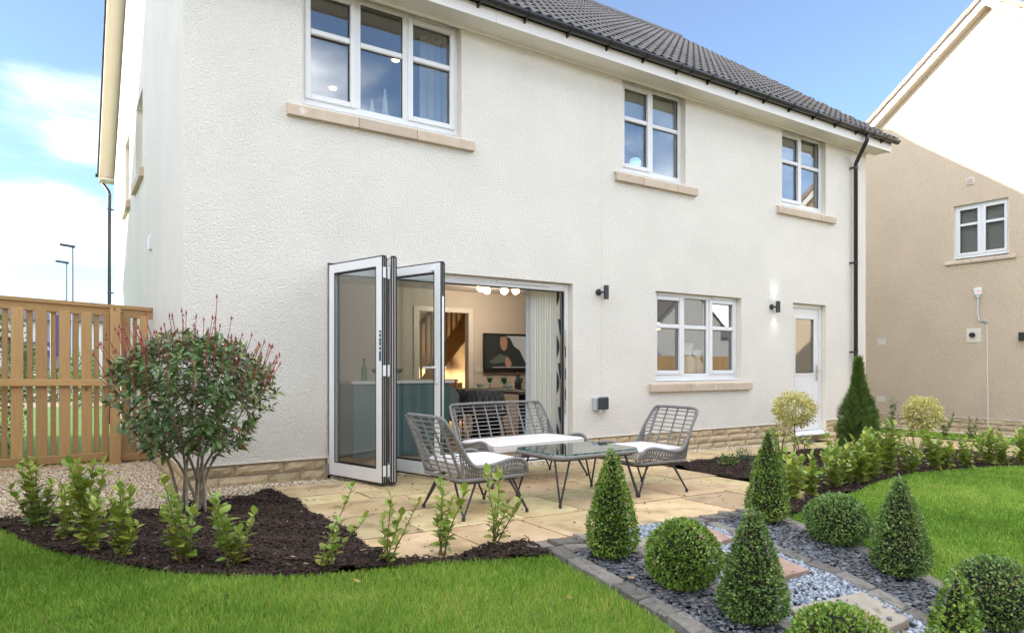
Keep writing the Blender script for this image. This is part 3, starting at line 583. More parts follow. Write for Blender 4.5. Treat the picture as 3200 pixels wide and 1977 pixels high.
panel(b, 0, DEP, .19, EAVE, SIDE, lambda u, z: (0, DEP-u, z) if False else (0, u, z))
b.quad((W, 0, -.3), (W, DEP, -.3), (W, DEP, EAVE), (W, 0, EAVE)); b.quad((W, DEP, -.3), (0, DEP, -.3), (0, DEP, EAVE), (W, DEP, EAVE))
RZ = EAVE+.757*(DEP/2)+.02
for x in (0, W): b.add([(x, 0, EAVE), (x, DEP, EAVE), (x, DEP/2, RZ)], [(0, 1, 2)])
for u0, u1, z0, z1 in HOLES:
    b.mat(1); z1 = min(z1, EAVE); z0 = max(z0, -.05); d = .12
    b.quad((u0, 0, z0), (u0, d, z0), (u0, d, z1), (u0, 0, z1)); b.quad((u1, 0, z0), (u1, 0, z1), (u1, d, z1), (u1, d, z0)); b.quad((u0, 0, z1), (u0, d, z1), (u1, d, z1), (u1, 0, z1)); b.quad((u0, 0, z0), (u1, 0, z0), (u1, d, z0), (u0, d, z0))
for u0, u1, z0, z1 in SIDE:
    d = .12
    b.quad((0, u0, z0), (d, u0, z0), (d, u0, z1), (0, u0, z1)); b.quad((0, u1, z0), (0, u1, z1), (d, u1, z1), (d, u1, z0)); b.quad((0, u0, z1), (d, u0, z1), (d, u1, z1), (0, u1, z1)); b.quad((0, u0, z0), (0, u1, z0), (d, u1, z0), (d, u0, z0))
b.mat(0)
b.build('wall', ['harl_white', 'reveal'], house)
# bellcast drip bead at the foot of the render and the movement joint
b = MB()
for u0, u1 in ((-.012, 1.31), (4.43, 8.96), (9.88, W)): b.box(u0, u1, -.014, -.001, .185, .197)
b.box(-.014, -.001, 0, DEP, .185, .197); b.box(4.897, 4.902, -.0016, -.0006, .2, EAVE-.05)
b.build('render_bead', 'reveal', house)
# slim weep vents in the render
for x, z in ((.78, 2.96), (1.7, 2.98), (2.6, 2.97), (3.6, 2.98), (.8, 2.3), (3.55, 4.55), (4.35, 4.5), (1.3, 2.36), (2.2, 2.36)):
    b = MB(); b.prism([(-.003, 0)]+[q for k in range(5) for q in ((.003, k*.012), (.003, k*.012+.006), (.0005, k*.012+.006), (.0005, k*.012+.012))]+[(-.003, .06)], -.002, -.0008, 'y'); b.build('weep_vent', 'reveal', house, (x, 0, z))
# split-face plinth stones
pl = MB(); pl.box(0.022, 1.304, .022, .1, -.3, .185); pl.box(4.436, 8.954, .022, .1, -.3, .185); pl.box(9.886, W-.004, .022, .1, -.3, .185); pl.box(.022, .1, .1, DEP, -.3, .185); pl.box(8.966, 9.874, .022, .1, -.3, -.055)
plinth = pl.build('plinth', 'mortar', house)
def stone_mesh(l, h, seed):
    r = np.random.RandomState(seed); nx = max(3, int(l/.06)); b = MB(); vs = []; fs = []
    for i in range(nx+1):
        for j in range(4):
            e = i in (0, nx) or j in (0, 3); vs.append((-l/2+l*i/nx, (.0 if e else -.012-r.uniform(0, .012)), -h/2+h*j/3))
    fs = [(i*4+j, (i+1)*4+j, (i+1)*4+j+1, i*4+j+1) for i in range(nx) for j in range(3)]; o = len(vs)
    ring = [i*4 for i in range(nx+1)]+[nx*4+j for j in (1, 2, 3)]+[i*4+3 for i in range(nx-1, -1, -1)]+[2, 1]
    vs += [(vs[i][0], .03, vs[i][2]) for i in ring]; m = len(ring); fs += [(ring[(q+1) % m], ring[q], o+q, o+(q+1) % m) for q in range(m)]
    b.add(vs, fs); return b.mesh('stone', 'plinth')
STM = {}
def stone(l, h, parent, loc, rz=0):
    k = (round(l, 2), round(h, 2), random.randint(0, 2))
    if k not in STM: STM[k] = stone_mesh(k[0], k[1], hash(k) % 9999)
    o = link('stone', STM[k], parent, loc); o.rotation_euler = (0, 0, rz)
def course(u0, u1, z0, z1, parent, to3, rz, lens=(.22, .30, .38, .44)):
    u = u0
    while u < u1-.02:
        l = min(random.choice(lens), u1-u)
        if u1-u-l < .1: l = u1-u
        x, y = to3(u+l/2); stone(round(l-.01, 2), z1-z0-.01, parent, (x, y, (z0+z1)/2), rz); u += l
random.seed(11)
for u0, u1 in ((0.0, 1.30), (4.44, 8.95), (9.89, W)):
    for z0, z1 in ((.085, .185), (-.015, .085), (-.115, -.015)) if u0 > 1 else ((.075, .185), (-.09, .075)): course(u0, u1, z0, z1, plinth, lambda u: (u, .012), 0)
course(8.97, 9.87, -.115, -.02, plinth, lambda u: (u, .012), 0)
for z0, z1 in ((.075, .185), (-.09, .075)): course(0.02, 3.2, z0, z1, plinth, lambda u: (.012, u), -PI/2)

# windows: frame, sashes, panes, vents, sill stones
def window(name, x0, x1, z0, z1, mull, trans, y=.085, sashes=(), vents=(), parent=house, glassm='pane', drop=.02):
    """upvc casement: outer frame, mullions and transoms, raised opening sashes, one pane per light"""
    fw = .06; b = MB(); fr = [x0, *mull, x1]
    b.cbox(x0, x0+fw, y, y+.07, z0, z1); b.cbox(x1-fw, x1, y, y+.07, z0, z1)
    b.cbox(x0+fw, x1-fw, y+.001, y+.069, z0, z0+fw+.015); b.cbox(x0+fw, x1-fw, y+.001, y+.069, z1-fw, z1)
    for m_ in mull: b.cbox(m_-.035, m_+.035, y+.002, y+.068, z0+fw+.015, z1-fw)
    w = b.build(name, 'upvc', parent)
    g = MB()
    for i in range(len(fr)-1):
        a = fr[i]+(fw if i == 0 else .035); c = fr[i+1]-(fw if i == len(fr)-2 else .035); lo = z0+fw+.015; hi = z1-fw
        if i in sashes:
            s_ = MB(); e = .045; yo = y-.018
            s_.cbox(a-.012, a+e, yo, y+.05, lo-.012, hi+.012, .006); s_.cbox(c-e, c+.012, yo, y+.05, lo-.012, hi+.012, .006); s_.cbox(a+e, c-e, yo+.001, y+.05, lo-.012, lo+e, .006); s_.cbox(a+e, c-e, yo+.001, y+.05, hi-e, hi+.012, .006)
            s_.cbox(a+e, c-e, yo+.004, y+.05, trans-.03, trans+.03, .01); s_.build('sash', 'upvc', w); a += e; c -= e; lo += e; hi -= e
        else:
            s_ = MB(); s_.cbox(a, c, y+.004, y+.06, trans-.03, trans+.03, .01); s_.build('transom', 'upvc', w)
        for q0, q1 in ((lo, trans-.03), (trans+.03, hi)):
            k = MB(); k.box(a-.002, c+.002, y+.028, y+.036, q0-.002, q1+.002); k.build('pane', glassm, w)
            t = .006; yo = y+.020
            g.box(a, a+t, yo, yo+.008, q0, q1); g.box(c-t, c, yo, yo+.008, q0, q1); g.box(a+t, c-t, yo, yo+.008, q0, q0+t); g.box(a+t, c-t, yo, yo+.008, q1-t, q1)
    g.build('gasket', 'gasket', w)
    for a, c in vents:
        v = MB(); v.cbox(a, c, y-.022, y-.001, z1-.034, z1-.012, .004); v.box(a+.01, c-.01, y-.016, y-.002, z1-.040, z1-.0345); v.build('trickle_vent', 'upvc', w)
    return w
def sill(x0, x1, zt, parts, parent=house, zb=None, y0=-.055, to=None):
    s_ = empty('window_sill', parent=parent); zb = zt-.135 if zb is None else zb; us = [x0]+list(parts)+[x1]
    for i, (a, c) in enumerate(zip(us[:-1], us[1:])):
        l = c-a-.006; k = MB(); k.prism([(y0, zb-zt+.004), (y0+.004, zb-zt), (.06, zb-zt), (.06, 0.0), (.02, -.004), (y0+.012, -.028), (y0, -.036)], -l/2, l/2, 'x')
        o = k.build('sill_stone', 'sill', s_, (a+l/2+.003, 0, zt))
        if to: o.location, o.rotation_euler = to(a+l/2+.003, zt)
    return s_
def cill(x0, x1, z, parent, y=.085):
    c = MB(); c.prism([(y-.075, z-.02), (y-.068, z-.024), (y+.05, z-.024), (y+.05, z+.0), (y-.05, z-.004)], x0, x1, 'x'); c.build('upvc_sill', 'upvc', parent)
w1 = window('window', 1.06, 2.84, 3.69, 4.915, [1.655, 2.20], 4.435, sashes=(0, 2), vents=((1.12, 1.55), (2.30, 2.70))); cill(1.065, 2.835, 3.69, w1)
sill(.905, 2.99, 3.655, [1.62, 2.27])
w2 = window('window', 5.26, 6.46, 3.69, 4.915, [5.87], 4.415, sashes=(0,), vents=((5.33, 5.78), (5.95, 6.36))); cill(5.265, 6.455, 3.69, w2)
sill(5.12, 6.66, 3.655, [5.61, 6.24])
w3 = window('window', 8.67, 9.87, 3.69, 4.915, [9.28], 4.415, sashes=(0,), vents=((8.74, 9.18), (9.36, 9.76))); cill(8.675, 9.865, 3.69, w3)
sill(8.53, 10.1, 3.655, [9.04, 9.66])
w4 = window('window', 5.87, 7.68, .92, 2.128, [6.495, 7.03], 1.66, sashes=(0, 2), vents=((6.0, 6.35), (7.10, 7.52))); cill(5.875, 7.675, .92, w4)
sill(5.74, 7.875, .885, [6.53, 7.19])
for i, (u0, u1) in enumerate(((3.62, 4.58), (5.72, 6.6))):      # windows in the gable, seen edge on
    k = MB()
    for a, c in ((u0, u0+.06), (u1-.06, u1), ((u0+u1)/2-.035, (u0+u1)/2+.035)): k.cbox(.085, .155, a, c, 3.76, 4.82)
    k.cbox(.086, .154, u0+.06, u1-.06, 3.76, 3.83); k.cbox(.086, .154, u0+.06, u1-.06, 4.76, 4.82); k.cbox(.086, .154, u0+.06, u1-.06, 4.43, 4.49)
    w = k.build('window', 'upvc', house); k = MB(); k.box(.11, .118, u0+.05, u1-.05, 3.8, 4.78); k.build('pane', 'pane', w)
    sill(u0-.16, u1+.12, 3.735, [(u0+u1)/2], to=lambda u, z: ((0, u, z), (0, 0, -PI/2)))
# back door
d = MB(); yb = .085
d.cbox(8.965, 9.03, yb, yb+.07, .03, 2.125); d.cbox(9.81, 9.875, yb, yb+.07, .03, 2.125); d.cbox(9.03, 9.81, yb+.001, yb+.069, 2.06, 2.125)
df = d.build('door_frame', 'upvc', house)
k = MB(); k.prism([(-.09, -.012), (-.085, -.03), (.16, -.03), (.16, .03), (.05, .03), (.03, .012), (-.07, -.002)], 8.93, 9.91, 'x'); k.build('threshold', 'upvc', df)
d = MB(); x0, x1 = 9.034, 9.806
d.cbox(x0, x0+.11, yb+.012, yb+.06, .035, 2.056); d.cbox(x1-.12, x1, yb+.012, yb+.06, .035, 2.056); d.cbox(x0+.11, x1-.12, yb+.013, yb+.059, 1.90, 2.056); d.cbox(x0+.11, x1-.12, yb+.013, yb+.059, .035, .97)
for a, c, e, g in ((x0+.09, x1-.10, .95, .985), (x0+.09, x1-.10, 1.885, 1.92)): d.cbox(a, c, yb+.004, yb+.012, e, g, .003)
for a, c in ((x0+.09, x0+.125), (x1-.135, x1-.10)): d.cbox(a, c, yb+.005, yb+.012, .985, 1.885, .003)
door = d.build('door', 'upvc', house)
k = MB(); k.box(x0+.11, x1-.12, yb+.03, yb+.038, .97, 1.90); k.build('pane', 'pane', door)
k = MB(); k.cbox(9.735, 9.77, yb-.004, yb+.012, .86, 1.12, .006); k.tube([(9.752, yb, 1.03), (9.752, yb-.05, 1.03), (9.66, yb-.055, 1.03)], .009, 8); k.build('handle', 'steel', door)

# folding doors: fixed frame and three opened leaves
d = MB(); yb = .075
d.cbox(1.315, 1.375, yb, yb+.08, 0, 2.125); d.cbox(4.365, 4.425, yb, yb+.08, 0, 2.125); d.cbox(1.375, 4.365, yb+.001, yb+.079, 2.035, 2.125); d.cbox(1.375, 4.365, yb+.001, yb+.079, -.03, .012)
bf = d.build('door_frame', 'upvc', house)
k = MB(); k.box(1.375, 4.365, yb+.03, yb+.05, 2.022, 2.035); k.box(4.352, 4.365, yb+.025, yb+.055, .02, 2.02); k.build('gasket', 'gasket', bf)
k = MB(); k.cbox(3.35, 4.12, yb-.02, yb-.001, 2.075, 2.105, .004); k.box(3.37, 4.10, yb-.0215, yb-.0202, 2.086, 2.094); k.build('trickle_vent', 'upvc', bf)
k = MB(); k.box(4.354, 4.372, yb-.012, yb-.001, .5, 1.55); k.build('lock_strip', 'steel', bf)
k = MB()
for z in (.75, 1.0, 1.28): k.box(4.357, 4.369, yb-.0145, yb-.0125, z-.07, z+.07)
k.build('keep', 'gasket', bf)
def leaf_door(p, q, handle=None, label=None):
    """one glazed leaf standing on the patio from p to q"""
    dx, dy = q[0]-p[0], q[1]-p[1]; l = math.hypot(dx, dy); h = 2.075; t = .058
    k = MB(); e = .085
    k.cbox(0, e, -t/2, t/2, 0, h); k.cbox(l-e, l, -t/2, t/2, 0, h); k.cbox(e, l-e, -t/2+.001, t/2-.001, 0, .125); k.cbox(e, l-e, -t/2+.001, t/2-.001, h-e, h)
    o = k.build('folding_door', 'upvc', house, (p[0], p[1], .025)); o.rotation_euler = (0, 0, math.atan2(dy, dx))
    g = MB(); g.box(e-.002, l-e+.002, -.006, .006, .123, h-e+.002); g.build('pane', 'pane_door', o)
    g = MB()
    for s_ in (-1, 1):
        yo = s_*(t/2-.006)
        g.box(e, e+.012, yo-.003, yo+.003, .125, h-e); g.box(l-e-.012, l-e, yo-.003, yo+.003, .125, h-e); g.box(e+.012, l-e-.012, yo-.003, yo+.003, .125, .137); g.box(e+.012, l-e-.012, yo-.003, yo+.003, h-e-.012, h-e)
    g.box(-.006, l+.006, -.02, .02, h+.001, h+.013); g.box(-.006, l+.006, -.02, .02, -.014, -.001)
    for xx in (-.007, l+.0005):
        for yo in (-.022, 0.0, .022): g.box(xx, xx+.0065, yo-.006, yo+.006, .0, h)
    g.build('gasket', 'gasket', o)
    return o, l, t
L1, l1, t_ = leaf_door((1.345, -.02), (1.565, -.83)); L2, l2, _ = leaf_door((1.655, -.84), (1.86, -.03)); L3, l3, _ = leaf_door((1.95, -.03), (2.18, -.80))
hinge = MB()
for z in (.11, 1.03, 1.93):
    for s_ in (-1, 1): hinge.cbox(l1+.003, l1+.012, s_*.045-.018+.042, s_*.045+.018+.042, z-.05, z+.05, .003)
    hinge.tube([(l1+.012, .042, z-.055), (l1+.012, .042, z+.055)], .011, 8)
hinge.build('hinge', 'upvc', L1)
k = MB(); k.cbox(l1-.036, l1-.006, -t_/2-.0025, -t_/2-.0005, 1.12, 1.40, .0005); lb = k.build('sticker', 'sign_blue', L1)
k = MB()
for z in (1.37, 1.33, 1.25, 1.21): k.lathe([(.009, 0), (.009, .0006)], 0, 0, 10)
k = MB()
for z in (1.375, 1.335, 1.295, 1.255, 1.215):
    b_ = MB(); b_.lathe([(.010, -.0003), (.010, .0004)], 0, 0, 12); b_.tf(Matrix.Translation((l1-.021, -t_/2-.0032, z)) @ Matrix.Rotation(PI/2, 4, 'X')); k.add(b_.v, b_.f)
    k.mi = 1 if abs(z-1.335) < .01 else 0
k.build('print', ['white', 'dot_green'], L1)
k = MB(); k.cbox(l3-.062, l3-.028, -t_/2-.014, -t_/2+.001, .90, 1.14, .006); k.tube([(l3-.045, -t_/2-.01, 1.06), (l3-.045, -t_/2-.055, 1.06), (l3-.175, -t_/2-.06, 1.058)], .0105, 8); k.build('handle', 'upvc', L3)
k = MB(); k.cbox(l3-.062, l3-.028, t_/2-.001, t_/2+.014, .90, 1.14, .006); k.tube([(l3-.045, t_/2+.01, 1.06), (l3-.045, t_/2+.055, 1.06), (l3-.175, t_/2+.06, 1.058)], .0105, 8); k.build('handle', 'upvc', L3)
k = MB(); k.tube([(l3-.045, -t_/2-.016, .955), (l3-.045, -t_/2-.012, .955)], .008, 8); k.build('lock', 'steel', L3)
k = MB(); k.tube([(l3-.1, -t_/2-.001, 2.01), (l3-.1, -t_/2-.03, 2.01)], .015, 10); k.tube([(l3-.1, -t_/2-.03, 2.01), (l3-.1, -t_/2-.034, 2.01)], .011, 10); k.build('door_stop', 'upvc', L3)
k = MB(); k.box(l3+.0075, l3+.009, -.012, .012, .3, 1.75); k.build('lock_strip', 'steel', L3)
k = MB(); k.box(-.015, -.004, -.03, .03, .10, .19); k.build('hinge', 'upvc', L1)

# eaves
e = MB(); e.box(-.25, 11.36, -.30, -.02, 4.90, 4.915); e.box(0, W, -.028, -.003, 4.868, 4.899)
soff = e.build('soffit', 'upvc_soffit', house)
e = MB(); e.cbox(-.25, 11.36, -.318, -.301, 4.885, 5.045, .003)
fas = e.build('fascia', 'upvc_soffit', house)
e = MB()
for x in (3.1, 5.95, 8.8): e.box(x-.0015, x+.0015, -.3195, -.3183, 4.887, 5.04)
e.build('board_joint', 'mortar', fas)
e = MB(); gy0, gz0, gr = -.383, 5.075, .058
arc = [(gy0+gr*math.cos(a), gz0+gr*math.sin(a)) for a in np.linspace(PI, 2*PI, 11)]; arc2 = [(gy0+(gr-.006)*math.cos(a), gz0+(gr-.006)*math.sin(a)) for a in np.linspace(2*PI, PI, 11)]
e.prism(arc+arc2, -.28, 11.44, 'x')
for x in (-.28, 11.432): e.prism([(gy0+gr*math.cos(a), gz0+gr*math.sin(a)) for a in np.linspace(PI, 2*PI, 11)], x, x+.008, 'x')
gut = e.build('gutter', 'black_pvc', house, smooth=False)
def gut_ring(x, w, r, name, wide=False):
    k = MB(); a1 = [(gy0+r*math.cos(a), gz0+r*math.sin(a)) for a in np.linspace(PI*.96, 2*PI, 11)]; a2 = [(gy0+(r-.0085)*math.cos(a), gz0+(r-.0085)*math.sin(a)) for a in np.linspace(2*PI, PI*.96, 11)]
    k.prism(a1+a2, -w/2, w/2, 'x')
    if not wide: k.prism([(gy0-.01, gz0-gr-.004), (-.3185, gz0-.02), (-.3185, gz0-.10)], -.012, .012, 'x')
    k.build(name, 'black_pvc', gut, (x, 0, 0))
for i in range(19): gut_ring(-.2+.612*i if i < 18 else 11.0, .024, .0665, 'bracket')
for x in (6.15, 10.30, 10.62): gut_ring(x, .05, .067, 'joint_collar', True)
dp = MB(); dp.tube([(10.46, gy0, 5.02), (10.46, gy0, 4.93), (10.46, gy0+.01, 4.90), (10.64, -.10, 4.66), (10.65, -.075, 4.62), (10.65, -.075, -.1)], .034, 12); dpo = dp.build('downpipe', 'black_pvc', house, smooth=True)
for z in (4.55, 2.9, 1.35, .35):
    k = MB(); k.tube([(0, 0, -.02), (0, 0, .02)], .040, 12); k.box(-.075, .01, -.012, .012, -.012, .012); k.box(-.075, -.055, 0, .074, -.014, .014); k.build('bracket', 'black_pvc', dpo, (10.65, -.075, z))
# roof: underlay, then tiles
PT = math.atan(.757); cs, sn = math.cos(PT), math.sin(PT)
RX0, RX1, RY0, RZ0 = -.28, 11.38, -.40, 5.055; RIDGE_Y = DEP/2
slope_len = (RIDGE_Y-RY0)/cs
r_ = MB()
for s_ in (0, 1):
    f = (lambda y: y) if s_ == 0 else (lambda y: DEP-y)
    P = [(RX0+.03, f(RY0+.08), RZ0+.02), (RX1-.03, f(RY0+.08), RZ0+.02), (RX1-.03, f(RIDGE_Y), RZ0+.02+.757*(RIDGE_Y-RY0-.08)), (RX0+.03, f(RIDGE_Y), RZ0+.02+.757*(RIDGE_Y-RY0-.08))]
    r_.add(P+[(a, b2, c-.05) for a, b2, c in P], [(0, 1, 2, 3), (7, 6, 5, 4), (0, 4, 5, 1), (1, 5, 6, 2), (3, 2, 6, 7), (0, 3, 7, 4)])
roof = r_.build('roof', 'black', house)
def tile_mesh():
    """double pantile: two rolls and two troughs, thick nose, laps over the course below"""
    w, l, nx = .30, .41, 12; vs = []; fs = []
    prof = [.020+.017*math.cos(2*PI*(i/nx)*2) if True else 0 for i in range(nx+1)]
    for yy_, zo in ((0.0, .0), (l, -.0)):
        for i in range(nx+1): vs.append((w*i/nx, yy_, prof[i]+.028*(1-yy_/l)))
    for i in range(nx+1): vs.append((w*i/nx, 0, prof[i]+.028-.018))
    k = nx+1
    fs = [(i, i+1, k+i+1, k+i) for i in range(nx)]+[(2*k+i, 2*k+i+1, i+1, i) for i in range(nx)]
    b = MB(); b.add(vs, fs); return b
tb = tile_mesh(); TILE = tb.mesh('tile', 'tile')
tilt = Matrix.Rotation(PT, 4, 'X'); camv = Vector(cam.location)
nrow = int(math.ceil(slope_len/.335)); ncol = int(round((RX1-RX0)/.300)); cand = []
random.seed(5)
for i in range(nrow):
    s0 = .335*i
    for j in range(ncol):
        x = RX0+j*(RX1-RX0)/ncol; y = RY0+s0*cs; z = RZ0+s0*sn+.004
        cand.append(((Vector((x, y, z))-camv).length if x > 2.6 else 99, x, y, z))
cand.sort(); rest = MB()
for c in cand:
    jit = random.uniform(-.0022, .0022)
    if c[0] < 90 and len(roof.children) < 300: o = link('tile', TILE, roof, (c[1], c[2], c[3]+jit)); o.rotation_euler = (PT, 0, 0)
    else:
        st = len(rest.v); rest.add(tb.v, tb.f); rest.tf(Matrix.Translation((c[1], c[2], c[3]+jit)) @ tilt, st)
o = rest.build('tile_courses', 'tile', roof); o['kind'] = 'stuff'
k = MB(); k.quad((RX0, DEP-RY0, RZ0+.05), (RX0, RIDGE_Y, RZ0+.07+.757*(RIDGE_Y-RY0)), (RX1, RIDGE_Y, RZ0+.07+.757*(RIDGE_Y-RY0)), (RX1, DEP-RY0, RZ0+.05)); o = k.build('tile_slope', 'tile', roof)
zr = RZ0+.757*(RIDGE_Y-RY0)
ra = [(RIDGE_Y+.13*math.cos(a), zr-.03+.13*math.sin(a)) for a in np.linspace(0, PI, 9)]
RT = MB(); RT.prism(ra, 0, .44, 'x'); RTM = RT.mesh('ridge_tile', 'tile')
for i in range(26): link('ridge_tile', RTM, roof, (RX0+.449*i, 0, random.uniform(0, .004)))
# gable verges: cream boards and dark verge trim
for x0, x1, nm in ((-.26, -.235, 1), (11.335, 11.36, 2)):
    v = MB()
    for s_ in (0, 1):
        f = (lambda y: y) if s_ == 0 else (lambda y: DEP-y)
        ya, yb2 = RY0+.09, RIDGE_Y; za = RZ0+.0; zb2 = RZ0+.757*(yb2-RY0-.09)
        v.add([(x0, f(ya), za-.20), (x0, f(yb2), zb2-.20), (x0, f(yb2), zb2+.012), (x0, f(ya), za+.012), (x1, f(ya), za-.20), (x1, f(yb2), zb2-.20), (x1, f(yb2), zb2+.012), (x1, f(ya), za+.012)],
              [(0, 3, 2, 1), (4, 5, 6, 7), (0, 1, 5, 4), (3, 7, 6, 2), (0, 4, 7, 3), (1, 2, 6, 5)])
        xi = 0 if nm == 1 else W; xo = x1 if nm == 1 else x0
        v.quad((xo, f(ya), za-.185), (xo, f(yb2), zb2-.185), (xi, f(yb2), zb2-.185), (xi, f(ya), za-.185))
    v.build('bargeboard', 'cream_board', house)
    v = MB()
    for s_ in (0, 1):
        f = (lambda y: y) if s_ == 0 else (lambda y: DEP-y)
        for q in range(19):
            ya = RY0+.27*q; za = RZ0+.757*.27*q; xa = x0-.03 if nm == 1 else x0-.005; yb2 = min(ya+.30, RIDGE_Y)
            zb2 = za+.757*(yb2-ya)
            v.add([(xa, f(ya), za-.045), (xa, f(yb2), zb2-.045), (xa, f(yb2), zb2+.055), (xa, f(ya), za+.075), (xa+.06, f(ya), za-.045), (xa+.06, f(yb2), zb2-.045), (xa+.06, f(yb2), zb2+.055), (xa+.06, f(ya), za+.075)],
                  [(0, 3, 2, 1), (4, 5, 6, 7), (0, 1, 5, 4), (3, 7, 6, 2), (0, 4, 7, 3), (1, 2, 6, 5)])
    v.build('verge_trim', 'grey_metal', house)
# front eaves seen past the gable: gutter end and downpipe
v = MB(); yg = DEP+.38
v.prism([(yg+.06*math.cos(a), 5.06+.06*math.sin(a)) for a in np.linspace(PI, 2*PI, 9)], -.32, W, 'x'); v.box(-.25, W, DEP+.30, DEP+.318, 4.88, 5.04)
v.build('front_gutter', 'black_pvc', house)
v = MB(); v.box(-.24, W, DEP+.01, DEP+.30, 4.90, 4.915); v.build('front_soffit', 'upvc_soffit', house)
v = MB(); v.tube([(-.20, yg, 5.02), (-.20, yg, 4.90), (-.10, DEP+.10, 4.68), (-.085, DEP+.06, 4.6), (-.085, DEP+.06, -.1)], .034, 10); fd = v.build('downpipe', 'black_pvc', house, smooth=True)
for z in (4.3, 2.6, 1.2):
    k = MB(); k.tube([(0, 0, -.02), (0, 0, .02)], .04, 10); k.box(0, .086, -.012, .012, -.012, .012); k.build('bracket', 'black_pvc', fd, (-.085, DEP+.06, z))
# gable vents
for y, z, s_ in ((2.55, 2.58, .17), (5.1, 5.4, .2)):
    k = MB(); k.cbox(-.03, 0.004, y-.08, y+.08, z-s_/2, z+s_/2, .004)
    for q in range(8): k.box(-.036, -.0305, y-.07, y+.07, z-s_/2+.012+q*.018, z-s_/2+.022+q*.018)
    k.build('vent_grille', 'upvc', house)

# ================================================================ THE BEIGE NEIGHBOUR
NX = 16.4; NR, NE0, NE1, NEZ, NA = .17, 5.52, -5.18, 4.96, 9.225; NS = (NA-NEZ)/(NE0-NR)
nb = thing('house', 'beige harled gable house with pale brown verge tiles, partly in shadow', 'house')
b = MB(); NH = [(-.22, .885, 3.56, 4.81)]
panel(b, NE1, NE0, -.076, NEZ, NH, lambda u, z: (NX, u, z))
b.add([(NX, NE1, NEZ), (NX, NE0, NEZ), (NX, NR, NA)], [(0, 1, 2)])
b.quad((NX, NE0, -.3), (NX+9, NE0, -.3), (NX+9, NE0, NEZ), (NX, NE0, NEZ)); b.quad((NX, NE1, -.3), (NX+9, NE1, -.3), (NX+9, NE1, NEZ), (NX, NE1, NEZ)); b.add([(NX+9, NE1, -.3), (NX+9, NE0, -.3), (NX+9, NE0, NEZ), (NX+9, NR, NA), (NX+9, NE1, NEZ)], [(0, 1, 2, 3, 4)])
b.mat(1); u0, u1, z0, z1 = NH[0]; d_ = .11
b.quad((NX, u0, z0), (NX+d_, u0, z0), (NX+d_, u0, z1), (NX, u0, z1)); b.quad((NX, u1, z0), (NX, u1, z1), (NX+d_, u1, z1), (NX+d_, u1, z0)); b.quad((NX, u0, z1), (NX+d_, u0, z1), (NX+d_, u1, z1), (NX, u1, z1)); b.quad((NX, u0, z0), (NX, u1, z0), (NX+d_, u1, z0), (NX+d_, u0, z0)); b.mat(0)
b.build('wall', ['harl_buff', 'reveal'], nb)
k = MB(); k.box(NX+.022, NX+.1, NE1, NE0, -.7, -.08); npl = k.build('plinth', 'mortar', nb)
random.seed(4)
for z0, z1 in ((-.20, -.08), (-.32, -.20), (-.44, -.32)): course(-4.9, 5.2, z0, z1, npl, lambda u: (NX+.012, u), -PI/2, (.26, .36, .44))
k = MB(); k.box(NX-.012, NX-.001, NE1, NE0, -.083, -.07); k.build('render_bead', 'reveal', nb)
RM = Matrix.Translation((NX, .885, 0)) @ Matrix.Rotation(-PI/2, 4, 'Z')
wn_ = window('window', 0, 1.105, 3.595, 4.805, [.552], 4.36, sashes=(0, 1), parent=nb, glassm='pane_clear'); wn_.matrix_local = RM
ns = sill(-.17, 1.26, 3.555, [.38, .86], parent=nb, zb=3.46); ns.matrix_local = RM
bl = empty('window_blind', parent=nb); bl.matrix_local = RM
SLM = MB(); SLM.quad((.06, .17, 0), (1.04, .17, 0), (1.04, .20, .040), (.06, .20, .040)); SLM = SLM.mesh('slat', 'slat_blind')
for q in range(28): link('slat', SLM, bl, (0, 0, 3.64+.041*q))
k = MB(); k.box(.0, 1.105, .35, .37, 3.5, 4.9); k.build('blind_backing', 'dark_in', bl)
# roof: two slopes, cream bargeboard, stepped verge tiles
k = MB()
for s_ in (1, -1):
    ye = NR+s_*(NE0-NR+.32); ze = NEZ-NS*.32+.06; zt = NA+.10
    P = [(NX-.17, ye, ze), (NX+9.2, ye, ze), (NX+9.2, NR, zt), (NX-.17, NR, zt)]
    k.add(P+[(a, b2, c+.06) for a, b2, c in P], [(0, 1, 2, 3), (7, 6, 5, 4), (0, 4, 5, 1), (1, 5, 6, 2), (3, 2, 6, 7), (0, 3, 7, 4)])
nroof = k.build('roof', 'tile_brown', nb)
vt = MB(); vt.cbox(0, .10, -.19, .19, -.055, .085, .012); vt.v = [(x, y, z+NS*y if True else z) for x, y, z in vt.v]
VTM = {}
for s_ in (1, -1):
    q = MB(); q.cbox(0, .10, -.19, .19, -.055, .085, .012); q.v = [(x, y, z-s_*(NS+.05)*y) for x, y, z in q.v]; VTM[s_] = q.mesh('verge_tile', 'tile_brown')
    for i in range(17):
        yv = NR+s_*(.16+.345*i)
        if abs(yv-NR) < NE0-NR+.3: link('verge_tile', VTM[s_], nroof, (NX-.25, yv, NA+.13-NS*abs(yv-NR)))
k = MB()
for s_ in (1, -1):
    ye = NR+s_*(NE0-NR+.30); ze = NEZ-NS*.30
    for (xa, xb, za, zb2) in ((NX-.19, NX-.165, -.10, .08),):
        P = [(xa, ye, ze+za), (xa, NR, NA+za), (xa, NR, NA+zb2), (xa, ye, ze+zb2)]
        k.add(P+[(xb, b2, c) for a, b2, c in P], [(0, 1, 2, 3), (7, 6, 5, 4), (0, 4, 5, 1), (1, 5, 6, 2), (2, 6, 7, 3), (3, 7, 4, 0)])
k.build('bargeboard', 'upvc', nb)
k = MB()
